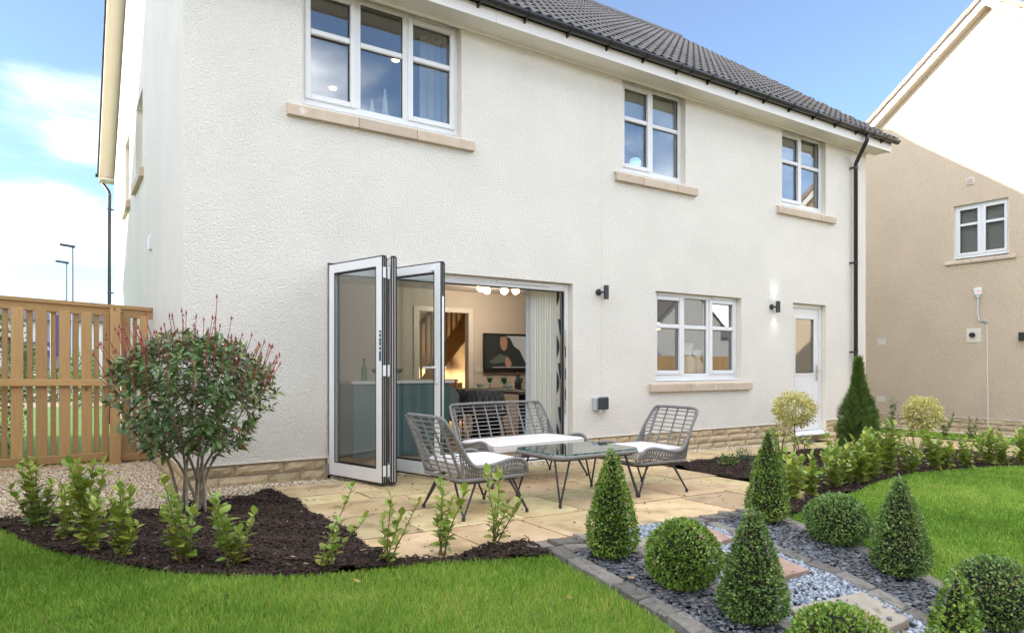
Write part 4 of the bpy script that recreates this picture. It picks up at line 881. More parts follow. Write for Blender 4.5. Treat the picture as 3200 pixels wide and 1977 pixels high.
for s_ in (1, -1):
    ye = NR+s_*(NE0-NR+.30); ze = NEZ-NS*.30
    k.quad((NX-.165, ye, ze-.075), (NX-.165, NR, NA-.075), (NX, NR, NA-.075), (NX, ye, ze-.075))
    k.quad((NX-.02, ye, ze-.12), (NX-.02, NR, NA-.12), (NX-.02, NR, NA-.07), (NX-.02, ye, ze-.07))
k.build('verge_soffit', 'cream_board', nb)
k = MB(); k.cbox(NX-.03, NX+.004, .446, .61, 5.24, 5.40, .004)
nv = k.build('vent_grille', 'reveal', nb); k = MB()
for q in range(5): k.box(NX-.034, NX-.0305, .466, .59, 5.262+q*.025, 5.275+q*.025)
k.build('louvre', 'tile_brown', nv)
k = MB()
for i in range(3):
    for j in range(2): k.cbox(NX-.006, NX+.002, .45*0+2.44+.07*i, 2.504+.07*i, 1.66+.07*j, 1.724+.07*j, .002)
k.build('air_brick', 'reveal', nb)
k = MB()
for i in range(3):
    for j in range(2): k.cbox(NX-.006, NX+.002, 2.46+.07*i, 2.524+.07*i, .22+.07*j, .284+.07*j, .002)
k.build('air_brick', 'reveal', nb)
# ================================================================ OTHER HOUSES AND THE STREET
def gable_house(name, label, x0, x1, y0, y1, eave, ridge, wallm, roofm, ax='x', wins=(), wy=None, group=None):
    """plain far house: walls, tiled roof with overhang, windows on one face"""
    t = thing(name, label, 'house', ((x0+x1)/2, (y0+y1)/2, -.2), group=group); hx, hy = (x1-x0)/2, (y1-y0)/2; e = eave+.2; r = ridge+.2
    b = MB()
    b.box(-hx, hx, -hy, hy, 0, e)
    if ax == 'x': b.add([(s*hx, y, z) for s in (-1, 1) for y, z in ((-hy, e), (hy, e), (0, r-.1))], [(0, 1, 2), (3, 4, 5)])
    else: b.add([(x, s*hy, z) for s in (-1, 1) for x, z in ((-hx, e), (hx, e), (0, r-.1))], [(0, 1, 2), (3, 4, 5)])
    b.build('wall', wallm, t)
    b = MB(); o_ = .35
    for s in (-1, 1):
        if ax == 'x': k = (r-e)/hy; P = [(-hx-.2, s*(hy+o_), e-k*o_), (hx+.2, s*(hy+o_), e-k*o_), (hx+.2, 0, r), (-hx-.2, 0, r)]
        else: k = (r-e)/hx; P = [(s*(hx+o_), -hy-.2, e-k*o_), (s*(hx+o_), hy+.2, e-k*o_), (0, hy+.2, r), (0, -hy-.2, r)]
        b.add(P+[(a, c, z+.12) for a, c, z in P], [(0, 1, 2, 3), (7, 6, 5, 4), (0, 4, 5, 1), (1, 5, 6, 2), (3, 2, 6, 7), (0, 3, 7, 4)])
    b.build('roof', roofm, t)
    for face, a, z, w, h in wins:
        f = MB(); p = MB(); s = -1 if face == 's' else 1
        y = s*hy; q0, q1 = sorted((y+s*.02, y-s*.02)); f.box(a-w/2-.08, a+w/2+.08, q0, q1, z-.08, z+h+.08); fo = f.build('window', 'upvc', t)
        q0, q1 = sorted((y+s*.022, y+s*.03)); p.box(a-w/2, a-.04, q0, q1, z, z+h); p.box(a+.04, a+w/2, q0, q1, z, z+h); p.build('pane', 'dark_glass', fo)
    return t
gable_house('house', 'white gabled house next door, beyond the left picture edge', -16.8, -5.8, 0.0, 9.4, 4.92, 8.85, 'house_pale', 'tile', 'x', [('s', -3, 1, 1.5, 1.2), ('s', 2.5, 1, 1.5, 1.2), ('s', -3, 3.6, 1.3, 1.2), ('s', 2.5, 3.6, 1.3, 1.2)])
lf = thing('boundary_fence', 'timber boundary fence along the left of the garden, beyond the picture edge', 'fence', (-2.75, 0, 0))
LFB = MB(); LFB.box(-.01, .01, -.07, .07, -.3, 1.75); LFM = LFB.mesh('board', 'wood')
for i in range(80): link('board', LFM, lf, (random.uniform(-.004, .004), -9.5+.149*i, zgf(-2.75, max(-9, -9.5+.149*i))*.8))
gable_house('house', 'cream house with dark roof mirrored in the kitchen window, left one', 45, 57, -58, -49, 5.0, 8.4, 'house_white', 'tile', 'x', [('n', -3, 1, 1.4, 1.3), ('n', 2, 1, 1.4, 1.3), ('n', -3, 3.6, 1.3, 1.2), ('n', 2, 3.6, 1.3, 1.2)])
gable_house('house', 'cream house with dark roof mirrored in the kitchen window, middle one', 60, 72, -60, -51, 5.0, 8.6, 'house_white', 'tile', 'x', [('n', -3, 1, 1.4, 1.3), ('n', 2, 3.6, 1.3, 1.2)])
gable_house('house', 'cream gable-fronted house mirrored in the kitchen window, nearest one', 37.5, 45, -40, -31, 4.6, 7.6, 'house_white', 'tile', 'y', [('n', 0, 1, 1.4, 1.3)])
for i, (xa, lab) in enumerate(((-27, 'far left of the row'), (-14.5, 'second in the row'), (-2, 'third in the row, straight behind the camera'), (10.5, 'fourth in the row'))):  # unseen near row, added to bounce sunlight on to the shaded facade
    gable_house('house', 'unseen white house added to bounce sun on to the facade, '+lab, xa, xa+11.3, -28.5, -19.6, 5.2, 8.6, 'house_pale', 'tile', 'x', [('n', -3.4, 1, 1.5, 1.2), ('n', 0.4, .1, 2.4, 2.0), ('n', 3.6, 1, 1.2, 1.2), ('n', -3.4, 3.6, 1.4, 1.2), ('n', 0.2, 3.6, 1.2, 1.2), ('n', 3.6, 3.6, 1.2, 1.2)], group='added bounce-light houses behind the camera')
# boundary fence behind the camera, seen only as a warm reflection
bfence = thing('boundary_fence', 'close-boarded timber fence at the far end of the back garden', 'fence', (0, -15.5, 0))
BB = MB(); BB.box(-.07, .07, -.01, .01, -.4, 1.6); BBM = BB.mesh('board', 'wood')
for i in range(240): link('board', BBM, bfence, (-8+.15*i, random.uniform(-.004, .004), random.uniform(-.01, .01)))
# far street beyond the side fence
def far_poly(name, P, mat, z, label, cat):
    b = MB(); b.add([(x, y, z) for x, y in P], [tuple(range(len(P)))]); o = b.build(name, mat); tag(o, label, cat, kind='structure')
far_poly('road', [(-60, 33), (60, 30), (60, 38), (-60, 41)], 'asphalt', -.094, 'grey road beyond the front garden, seen through the fence', 'road')
far_poly('pavement', [(-60, 27.5), (60, 25), (60, 29.8), (-60, 32.8)], 'pave', -.09, 'pale pavement along the far road', 'pavement')
far_poly('front_lawn', [(-9, 2.7), (-.05, 2.7), (-.05, 9.2), (3, 9.7), (14, 10), (14, 17), (-9, 17.4)], 'far_grass', -.07, 'bright sunlit lawn beyond the side fence', 'lawn')
far_poly('road_verge', [(-60, 41.2), (60, 38.2), (60, 58), (-60, 60)], 'far_grass', -.092, 'green verge beyond the far road', 'grass')
far_poly('white_gravel', [(-8, 17.5), (6, 17), (6, 20), (-8, 20.8)], 'gravel_bed', -.088, 'pale gravel border beyond the sunlit lawn', 'gravel')
tv = gable_house('house', 'grey and white show house with a small gable, seen over the side fence', -9.5, 2.3, 64, 73, 5.1, 6.7, 'house_white', 'tile', 'x', [('s', -3.2, 3.2, 1.3, 1.3), ('s', 2.6, 3.2, 1.3, 1.3), ('s', 2.6, .9, 1.2, 1.6), ('s', -4.6, .9, 1.2, 1.6)])
k = MB(); k.box(1.2, 3.4, -4.56, -4.5, .0, 5.2); k.build('cladding', 'house_grey', tv)
k = MB(); k.prism([(1.9, 5.3), (4.1, 5.3), (3.0, 7.15)], -4.7, -1, 'y'); k.build('gablet', 'house_grey', tv)
k = MB(); k.box(-.7, .5, -4.62, -4.5, 0, 2.3); k.build('door', 'dark_glass', tv)
sg = thing('sign', 'purple MARKETING SUITE banner on the far show house', 'sign', (-2.6, 63.3, 2.2))
k = MB(); k.box(-2.0, 2.0, -.03, .03, -.1, 1.0); k.build('board', 'purple', sg)
fc = bpy.data.curves.new('lettering', 'FONT'); fc.body = 'MARKETING SUITE'; fc.size = .42; fc.align_x = 'CENTER'; fc.extrude = .004; fc.materials.append(M['white'])
tmp = link('lettering_curve', fc); bpy.context.view_layer.update(); lm = bpy.data.meshes.new_from_object(tmp.evaluated_get(bpy.context.evaluated_depsgraph_get())); bpy.data.objects.remove(tmp)
fo = link('lettering', lm, sg, (0, -.04, .3)); fo.rotation_euler = (PI/2, 0, 0); lm.materials.clear(); lm.materials.append(M['white'])
fl = thing('banner', 'purple vertical banner flag on a pole near the show house', 'banner', (-1.55, 55, -.1))
k = MB(); k.tube([(0, 0, 0), (0, 0, 5.2)], .04, 8); k.build('pole', 'white', fl); k = MB(); k.box(.05, .75, -.01, .01, 2.0, 5.1); k.build('cloth', 'purple', fl)
def street_lamp(x, y, h, label):
    t = thing('street_lamp', label, 'street lamp', (x, y, -.1), group='street lamps beyond the fence')
    k = MB(); k.tube([(0, 0, 0), (0, 0, 1.2), (0, 0, 1.21), (0, 0, h)], [.10, .10, .065, .05], 10); k.build('pole', 'galv', t)
    k = MB(); k.cbox(-.62, .14, -.14, .14, h-.06, h+.06, .03); k.v = [(a, c, z+.10*(-a)) for a, c, z in k.v]; k.build('lantern', 'grey_metal', t)
street_lamp(-.36, 39.6, 8.05, 'taller street lamp on a pale pole above the fence, right of the pair')
street_lamp(-.61, 47.0, 8.05, 'shorter-looking street lamp above the fence, left of the pair')
br = thing('barrier', 'small orange and white road barrier beside the far road', 'barrier', (1.0, 31.5, -.09))
k = MB(); k.box(-.5, .5, -.03, .03, .35, .6); k.build('board', 'orange', br)
k = MB(); k.box(-.5, .5, -.031, .031, .62, .85); k.build('board', 'white', br)
for s in (-1, 1): k = MB(); k.box(s*.45-.03, s*.45+.03, -.2, .2, 0, .9); k.build('leg', 'white', br)

# ================================================================ SIDE FENCE
random.seed(8)
fence = thing('fence', 'treated timber fence of spaced wide and narrow slats beside the house', 'fence', (0, 2.42, 0))
def plank(name, l, w, t, loc, rot=(0, 0, 0), c=.004):
    k = MB(); k.cbox(-w/2, w/2, -t/2, t/2, -l/2, l/2, c); o = k.build(name, 'wood', fence, loc); o.rotation_euler = rot; return o
sl = -.038
def px(s): return s*.003
xs = -1.62; wide = True
FX = [(-1.437, .05), (-1.275, .10), (-1.115, .052), (-.955, .10), (-.795, .05), (-.63, .098), (-.475, .05), (-.315+.0, .096), (-.165, .05)]
slat_px = [(30, 46, 0), (122, 92, 1), (216, 46, 0), (306, 88, 1), (395, 42, 0), (484, 88, 1), (572, 44, 0), (659, 84, 1), (741, 42, 0), (815, 56, 1), (985, 80, 1), (1062, 36, 0), (1140, 72, 1)]
def fx(p): return -1.452+(p/2.52)*1.4358/478   # along the fence
for p, w, wd in slat_px:
    x = fx(p); wd_ = w/2.52*1.4358/478*1.02
    top = 1.80+sl*(x+1.45); o = plank('slat', 1.72+random.uniform(-.01, .01), wd_, .02, (x, -.012 if wd else .034, top-.06-.86), (0, random.uniform(-.006, .006), 0))
for x in (-1.95, -1.78, -1.62): plank('slat', 1.72, .10 if x != -1.78 else .05, .02, (x, -.012, .90))
plank('rail', 2.15, .095, .036, (-.98+.0, .010+.03-.028, 1.745), (0, PI/2+.045, 0)).scale = (1, 1, 1)
plank('cap', 2.16, .045, .07, (-.98, .005, 1.812), (0, PI/2+.045, 0)).rotation_euler = (0, PI/2+.045, 0)
plank('rail', 1.60, .075, .034, (-1.27, -.045, .92), (0, PI/2+.012, 0)); plank('rail', .45, .085, .036, (-.225, -.0445, .05), (0, PI/2-.005, 0)); plank('rail', 1.60, .085, .036, (-1.27, -.045, .065), (0, PI/2-.01, 0))
plank('post', 1.92, .105, .075, (fx(890), -.105, .80)); plank('post', 1.92, .1, .075, (-2.05, -.1, .80))
for i in range(4): plank('slat', 1.74, (.10, .05)[i % 2], .02, (-2.16-.16*i, (-.012, .034)[i % 2], .93))
plank('rail', .72, .095, .036, (-2.40, .012, 1.83), (0, PI/2, 0)); plank('cap', .72, .045, .07, (-2.40, .005, 1.897), (0, PI/2, 0)); plank('rail', .72, .075, .034, (-2.40, -.045, .93), (0, PI/2, 0)); plank('rail', .72, .085, .036, (-2.40, -.045, .075), (0, PI/2, 0)); plank('gravel_board', .6, .15, .03, (-2.45, -.05, -.075), (0, PI/2, 0))
plank('gravel_board', 1.75, .15, .03, (-1.3, -.05, -.075), (0, PI/2, 0)); plank('gravel_board', .16, .13, .03, (-.36, -.12, -.09), (0, PI/2, 0))

# ================================================================ FITTINGS ON THE WALLS
def wall_lamp(x, z, label, lit):
    t = thing('wall_lamp', label, 'wall lamp', (x, 0, z), group='up-and-down wall lamps on the white wall')
    k = MB(); k.tube([(-.06, -.001, 0), (-.06, -.022, 0)], .042, 16); k.build('base', 'grey_metal', t)
    k = MB(); k.tube([(-.06, -.02, 0), (-.06, -.05, 0), (0, -.07, 0)], .014, 8); k.build('arm', 'grey_metal', t)
    k = MB(); k.tube([(.015, -.075, -.088), (.015, -.075, .088)], .034, 18, caps=False); k.tube([(.015, -.075, .055), (.015, -.075, -.055)], .033, 18); k.build('body', 'grey_metal', t, smooth=False)
    if lit:
        for s in (-1, 1):
            k = MB(); k.lathe([(.026, s*.070), (.026, s*.071)], .015, -.075, 14); k.build('bulb', 'lamp_white', t)
            l = bpy.data.lights.new('lamp_light', 'SPOT'); l.energy = .55; l.spot_size = math.radians(85); l.spot_blend = .9; l.shadow_soft_size = .02; l.color = (.92, 1.0, .97)
            lo = link('lamp_light', l, t, (.015, -.075, s*.092)); lo.rotation_euler = (0 if s < 0 else PI, 0, 0)
    else:
        for s in (-1, 1): k = MB(); k.lathe([(.026, s*.070), (.026, s*.071)], .015, -.075, 14); k.build('bulb', 'plastic_grey', t)
wall_lamp(4.90, 2.045, 'unlit charcoal cylinder wall lamp between the folding doors and kitchen window', False)
wall_lamp(8.45, 2.03, 'lit charcoal cylinder wall lamp beside the back door', True)
so = thing('outdoor_socket', 'dark-covered weatherproof socket low on the white wall right of the folding doors', 'socket', (4.85, 0, .62))
k = MB(); k.cbox(-.11, .085, -.055, -.001, -.085, .085, .012); k.build('box', 'plastic_grey', so)
k = MB(); k.cbox(-.065, .105, -.095, -.056, -.075, .088, .016); k.build('cover', 'plastic_dark', so)
for s in (-.03, .05): k = MB(); k.cbox(s-.02, s+.02, -.085, -.06, -.115, -.07, .006); k.build('clip', 'plastic_grey', so)
al = thing('alarm_box', 'small white box with a red light on the beige gable, conduit below', 'alarm box', (NX, .358, 2.77)); al.scale = (1.25,)*3
k = MB(); k.cbox(-.06, -.001, -.062, .062, -.05, .085, .012); k.build('case', 'upvc', al)
k = MB(); k.cbox(-.05, -.001, -.035, .035, -.085, -.051, .006); k.build('foot', 'upvc', al)
k = MB(); k.tube([(-.0605, -.012, .02), (-.066, -.012, .02)], .014, 12); k.build('light', 'red', al)
k = MB(); k.tube([(-.02, .0, -.08), (-.02, .005, -.40), (-.02, -.015, -.50), (-.02, -.06, -.535), (-.02, -.12, -.53)], .010, 8); k.build('conduit', 'steel', al)
k = MB(); k.cbox(-.035, -.001, -.15, -.11, -.56, -.50, .006); k.build('junction', 'plastic_grey', al)
k = MB(); k.tube([(-.012, -.135, -.52), (-.012, -.142, -1.2), (-.012, -.150, -1.9), (-.012, -.155, -2.4), (-.02, -.19, -2.52)], .006, 6); k.build('cable', 'white', al)
sc_ = thing('security_camera', 'black bullet camera on a pale square plate on the beige gable', 'camera', (NX, .458, 1.805)); sc_.scale = (1.25,)*3
k = MB(); k.cbox(-.012, -.001, -.118, .118, -.125, .125, .004); k.build('plate', 'reveal', sc_)
k = MB(); k.tube([(-.012, 0.02, .01), (-.045, 0.02, .01)], .045, 14); k.build('mount', 'black', sc_); k = MB(); k.tube([(-.04, .02, .01), (-.09, -.03, 0)], .033, 14); k.build('body', 'black', sc_)
nl = thing('wall_lamp', 'black cylinder wall lamp on the beige gable at the picture edge', 'wall lamp', (NX, -.47, 1.74)); nl.scale = (1.25,)*3
k = MB(); k.tube([(-.001, -.02, 0), (-.05, -.02, 0)], .02, 10); k.build('arm', 'black', nl); k = MB(); k.tube([(-.08, -.02, -.075), (-.08, -.02, .075)], .04, 16); k.build('body', 'black', nl)

# ================================================================ GARDEN FURNITURE
def rounded(w, d, r, n=5):
    P = []
    for cx, cy, a0 in ((w/2-r, d/2-r, 0), (-w/2+r, d/2-r, PI/2), (-w/2+r, -d/2+r, PI), (w/2-r, -d/2+r, 1.5*PI)):
        for i in range(n+1): a = a0+PI/2*i/n; P.append((cx+r*math.cos(a), cy+r*math.sin(a)))
    return P
def smooth(pts, n=4):
    P = [Vector(p) for p in pts]; out = []
    for i in range(len(P)-1):
        p0, p1, p2, p3 = P[max(i-1, 0)], P[i], P[i+1], P[min(i+2, len(P)-1)]
        for q in range(n):
            t = q/n; out.append(.5*((2*p1)+(p2-p0)*t+(2*p0-5*p1+4*p2-p3)*t*t+(3*p1-p0-3*p2+p3)*t**3))
    out.append(P[-1]); return out
def hairpin(parent, top1, top2, foot, r=.0085):
    k = MB(); f = Vector(foot)
    for t, o_ in ((top1, -.008), (top2, .008)):
        t = Vector(t); sh = t.lerp(f, .16); sh.z = t.z-.035; d_ = Vector((t.y-f.y, f.x-t.x, 0)); mid = f+Vector((0, 0, .02))
        k.tube(smooth([t, t.lerp(sh, .55)+Vector((0, 0, .006)), sh, sh.lerp(mid, .5), mid], 3), r, 7)
    k.tube([f+Vector((0, 0, .0)), f+Vector((0, 0, .028))], .0135, 9); return k.build('leg', 'blackmetal', parent, smooth=False)
def wrapped(k, pts, r, n=8):
    """rattan-wrapped rail: slight ridges along the tube"""
    P = []; R = []; pts = [Vector(p) for p in pts]
    for a, b2 in zip(pts[:-1], pts[1:]):
        m = max(2, int((b2-a).length/.011))
        for q in range(m): P.append(a.lerp(b2, q/m)); R.append(r*(1.0 if len(P) % 2 else .90))
    P.append(pts[-1]); R.append(r); k.tube(P, R, n)
def rattan_seat(name, label, cat, loc, rz, w, nst, group):
    """woven seat: local +x is forward; looped rail, open-weave back, crossed side weave, cushion, hairpin legs"""
    t = thing(name, label, cat, loc, rz, group); hw = w/2; zs = .285
    xb, xf = -.24, .30; xt, zt = -.40, .735
    fr = MB()
    for s in (-1, 1):
        wrapped(fr, smooth([(xt, s*(hw-.05), zt), (xt+.015, s*(hw-.012), zt-.03), (-.30, s*(hw+.006), .58), (-.205, s*(hw+.018), .42), (-.13, s*(hw+.022), .375), (0, s*(hw+.024), .385), (.16, s*(hw+.024), .415), (.25, s*(hw+.022), .405), (.30, s*(hw+.016), .36), (.315, s*(hw+.0), .305)], 4), .0145)
    wrapped(fr, smooth([(xt, -(hw-.05), zt), (xt-.012, -hw*.5, zt+.004), (xt-.014, 0, zt+.005), (xt-.012, hw*.5, zt+.004), (xt, hw-.05, zt)], 3), .0145)
    base = [(p[0]+.03, p[1], zs) for p in rounded(xf-xb+.04, w-.0, .07)]; wrapped(fr, base+[base[0]], .014)
    fr.build('frame', 'rattan', t, smooth=True)
    sf = MB(); sf.tube([(p[0]*.94+.03, p[1]*.94, zs-.026) for p in rounded(xf-xb, w-.04, .07)], .008, 6, closed=True); sf.build('seat_frame', 'blackmetal', t)
    # back: uprights and level strands
    def back(u, v):    # u across 0..1, v up 0..1
        bow = 1-(2*u-1)**2
        return Vector((xb-.005-.175*v**1.1-.014*bow, (2*u-1)*(hw-.03+.012*(1-v)), zs+.01+(zt-zs-.012)*v))
    for i in range(nst):
        u = (i+1)/(nst+1); k = MB(); k.tube([back(u, q/6) for q in range(7)], .0085, 6); k.build('stake', 'rattan', t)
    for s in (.035, .965):
        k = MB(); k.tube([back(s, q/6) for q in range(7)], .011, 6); k.build('stake', 'rattan', t)
    m = 11
    for i in range(m):
        v = (i+.8)/(m+.6); k = MB(); ns_ = (nst+1)*3
        k.tube([back(q/ns_, v)+Vector((.006*(1 if (q//3+i) % 2 else -1)*(0 if q % 3 == 0 else 1), 0, 0)) for q in range(ns_+1)], .0052, 5); k.build('strand', 'rattan', t)
    for i in range(nst):    # bindings where strands cross uprights
        u = (i+1)/(nst+1)
    # crossed weave under each arm and beside the back
    for s in (-1, 1):
        k = MB(); top = smooth([(-.30, s*(hw+.006), .58), (-.205, s*(hw+.018), .42), (-.13, s*(hw+.022), .375), (0, s*(hw+.024), .385), (.16, s*(hw+.024), .415), (.25, s*(hw+.022), .405), (.30, s*(hw+.016), .36)], 4)
        bot = [Vector((xb+.0+(xf-xb-.01)*q/24, s*(hw-.01), zs)) for q in range(25)]; nt_ = len(top)
        for q in range(0, 25):
            for d_ in (-2, 2):
                a = top[min(nt_-1, max(0, int(q/24*(nt_-1))))]; b2 = bot[min(24, max(0, q+d_))]; k.tube([a, b2], .0042, 4)
        # strip between the side rail and the outer upright
        rail = smooth([(xt+.015, s*(hw-.012), zt-.03), (-.30, s*(hw+.006), .58), (-.205, s*(hw+.018), .42)], 5); us = .965 if s > 0 else .035
        for q in range(len(rail)):
            for d_ in (-.06, .06):
                v = min(1, max(0, (rail[q].z-zs)/(zt-zs)+d_)); k.tube([rail[q], back(us, v)], .0040, 4)
        k.build('side_weave', 'rattan', t)
    # cushion with rounded edges and piping
    L, Wd, H = xf-xb+.03, w-.055, .085; k = MB(); rings = []
    P = rounded(L, Wd, .05, 4)
    for z, sc2 in ((0, .955), (.008, .985), (.022, 1.0), (H-.022, 1.0), (H-.010, .988), (H, .955), (H+.008, .80), (H+.012, .45)): rings.append([(p[0]*sc2+.045, p[1]*sc2, zs+.03+z) for p in P])
    n = len(P); vs = [p for r in rings for p in r]; fs = [(i*n+j, i*n+(j+1) % n, (i+1)*n+(j+1) % n, (i+1)*n+j) for i in range(len(rings)-1) for j in range(n)]+[tuple(range(n-1, -1, -1)), tuple((len(rings)-1)*n+j for j in range(n))]
    k.add(vs, fs); cu = k.build('cushion', 'cushion', t, smooth=True)
    k = MB()
    for z in (.018, H-.016): k.tube([(p[0]*1.0+.045, p[1]*1.0, zs+.03+z) for p in P], .0035, 5, closed=True)
    k.build('piping', 'cushion', cu)
    for sx, fxx in ((1, .31), (-1, -.24)):
        for s in (-1, 1): hairpin(t, (fxx-.13*sx, s*(hw-.05), zs-.03), (fxx-.02*sx, s*(hw-.17), zs-.03), (fxx+.005*sx, s*(hw+.0), 0))
    return t
G1 = 'grey rattan garden seats with pale cushions'
def gz(x, y): return zgf(x, y)+.005
rattan_seat('armchair', 'grey rattan garden chair nearest the folding doors, its open back to the camera', 'chair', (1.715, -2.155, gz(1.715, -2.155)), .03, .60, 3, G1)
rattan_seat('armchair', 'grey rattan garden chair at the far side of the glass table, facing left', 'chair', (3.55, -2.14, gz(3.55, -2.14)), PI-.05, .60, 3, G1)
rattan_seat('sofa', 'two-seat grey rattan garden sofa before the open doorway', 'sofa', (2.93, -1.06, gz(2.93, -1.06)), -PI/2+.10, 1.22, 7, G1)
tb_ = thing('coffee_table', 'low grey rattan garden table with a clear glass top', 'table', (2.78, -2.13, gz(2.78, -2.13)), .02)
k = MB(); R1 = [(p[0], p[1], .392) for p in rounded(.89, .64, .10, 5)]; wrapped(k, R1+[R1[0]], .017); k.build('rim', 'rattan', tb_, smooth=True)
k = MB(); k.tube([(p[0]*.93, p[1]*.92, .368) for p in rounded(.89, .64, .09, 4)], .008, 6, closed=True); k.build('frame', 'blackmetal', tb_)
k = MB(); R2 = rounded(.90, .65, .10, 5); n = len(R2); k.add([(x, y, .414) for x, y in R2]+[(x, y, .420) for x, y in R2], [tuple(range(n-1, -1, -1)), tuple(range(n, 2*n))]); k.build('glass_top', 'pane_table', tb_)
k = MB(); k.add([(x, y, .414) for x, y in R2]+[(x, y, .420) for x, y in R2], [(i, (i+1) % n, n+(i+1) % n, n+i) for i in range(n)]); k.build('glass_edge', 'glass_edge', tb_)
for sx in (-1, 1):
    for sy in (-1, 1): hairpin(tb_, (sx*.30, sy*.27, .36), (sx*.38, sy*.17, .36), (sx*.42, sy*.295, 0))

# ================================================================ INSIDE THE OPEN ROOM
k = MB(); RX, RXB, RYB, CZ = .9, 6.0+2.0, 3.55, 2.385
k.quad((RX, .155, 0), (RXB, .155, 0), (RXB, RYB, 0), (RX, RYB, 0)); k.build('floor', 'floor_in', house)
k = MB(); k.quad((RX, .0, CZ), (RXB, .0, CZ), (RXB, RYB, CZ), (RX, RYB, CZ)); k.quad((RX, RYB, 2.2), (RXB, RYB, 2.2), (RXB, 6.2, 2.2), (RX, 6.2, 2.2)); k.build('ceiling', 'ceil_in', house)
k = MB()
panel(k, RX, RXB, 0, CZ, [(4.02, 4.955, -1, 2.015)], lambda u, z: (u, RYB, z)); k.quad((RX, .0, 0), (RX, RYB, 0), (RX, RYB, CZ), (RX, .0, CZ)); 
kd = MB(); kd.quad((RXB, .0, 0), (RXB, RYB, 0), (RXB, RYB, CZ), (RXB, .0, CZ)); kd.quad((6.9, RYB-.004, 0), (RXB, RYB-.004, 0), (RXB, RYB-.004, CZ), (6.9, RYB-.004, CZ)); kd.build('kitchen_wall', 'dark_in', house)  # kitchen end coloured dark to stand in for shade, partly over the plain wall
k.quad((3.0, 5.9, 0), (RXB, 5.9, 0), (RXB, 5.9, 2.4), (3.0, 5.9, 2.4)); k.quad((5.9, RYB+.1, 0), (5.9, 5.9, 0), (5.9, 5.9, 2.4), (5.9, RYB+.1, 2.4)); k.quad((3.0, RYB+.1, 0), (3.0, 5.9, 0), (3.0, 5.9, 2.4), (3.0, RYB+.1, 2.4))
k.quad((3.0, RYB, -.001), (RXB, RYB, -.001), (RXB, 5.9, -.001), (3.0, 5.9, -.001))
# inner faces of the outer wall beside the opening
k.quad((RX, .16, 0), (1.33, .16, 0), (1.33, .16, CZ), (RX, .16, CZ)); k.quad((4.42, .16, 0), (5.87, .16, 0), (5.87, .16, CZ), (4.42, .16, CZ)); k.quad((1.33, .16, 2.12), (4.42, .16, 2.12), (4.42, .16, CZ), (1.33, .16, CZ))
k.build('interior_wall', 'wall_in', house)
k = MB(); k.cbox(3.92, 4.02, RYB-.02, RYB-.001, 0, 2.095); k.cbox(4.955, 5.04, RYB-.02, RYB-.001, 0, 2.095); k.cbox(4.02, 4.955, RYB-.019, RYB-.001, 2.015, 2.095); k.box(4.955, 4.975, RYB, RYB+.11, 0, 2.015); k.build('door_casing', 'white_wood', house)
k = MB(); k.box(5.10, 5.195, RYB-.012, RYB-.001, 1.0, 1.09); k.box(5.225, 5.32, RYB-.012, RYB-.001, 1.0, 1.09); k.build('wall_switch', 'white_wood', house)
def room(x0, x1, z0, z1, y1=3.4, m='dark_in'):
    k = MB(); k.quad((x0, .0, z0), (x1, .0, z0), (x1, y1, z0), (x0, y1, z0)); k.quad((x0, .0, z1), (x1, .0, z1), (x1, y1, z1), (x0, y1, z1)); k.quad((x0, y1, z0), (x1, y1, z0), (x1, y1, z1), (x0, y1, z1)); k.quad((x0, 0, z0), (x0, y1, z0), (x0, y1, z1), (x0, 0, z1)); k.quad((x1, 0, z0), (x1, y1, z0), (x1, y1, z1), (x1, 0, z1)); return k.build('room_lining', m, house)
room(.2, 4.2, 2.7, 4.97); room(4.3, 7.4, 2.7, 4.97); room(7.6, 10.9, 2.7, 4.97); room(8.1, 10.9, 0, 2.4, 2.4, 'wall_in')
# stairs beyond the doorway
st = thing('staircase', 'pine staircase with white spindles beyond the inner doorway', 'staircase', (0, 5.2, 0))
k = MB(); k.prism([(4.7, .62), (4.95, .62), (6.3, 2.15), (6.3, 2.5), (6.05, 2.5)], -.03, .03, 'y'); k.build('string', 'pine', st)
k = MB(); k.prism([(4.5, 1.55), (4.58, 1.55), (5.6, 2.75), (5.52, 2.75)], -.03, .03, 'y'); k.build('handrail', 'pine', st)
for i in range(10): k = MB(); x = 4.75+.11*i; k.box(x-.016, x+.016, -.016, .016, .72+1.05*(x-4.75)+.0, 1.75+1.05*(x-4.75)+.1); k.build('spindle', 'pine', st)
# kitchen island
ki = thing('kitchen_island', 'teal kitchen island with a white worktop behind the glass leaves', 'island', (2.62, 1.45, 0))
k = MB(); k.cbox(-.64, .64, -.38, .38, 0, .885, .004); k.build('cabinet', 'teal', ki); k = MB(); k.cbox(-.68, .70, -.42, .42, .886, .92, .004); k.build('worktop', 'worktop', ki)
for i, (x, y) in enumerate(((2.35, 1.3), (2.68, 1.35))):
    g = thing('coupe_glass', 'green coupe glass on the white worktop, '+('left of the two' if i == 0 else 'right of the two'), 'glass', (x, y, .921), group='green coupes on the island')
    k = MB(); k.lathe([(.032, 0), (.006, .006), (.005, .085), (.03, .095), (.052, .125), (.056, .145)], n=14); k.build('bowl', 'green_glass', g)
bt = thing('bottle', 'dark green bottle on the worktop behind the glass door', 'bottle', (2.16, 1.2, .921))
k = MB(); k.lathe([(.036, 0), (.036, .16), (.014, .20), (.013, .27)], n=14); k.build('body', 'green_glass', bt); k = MB(); k.lathe([(.0145, .22), (.0145, .275)], n=12); k.build('cap', 'black', bt)
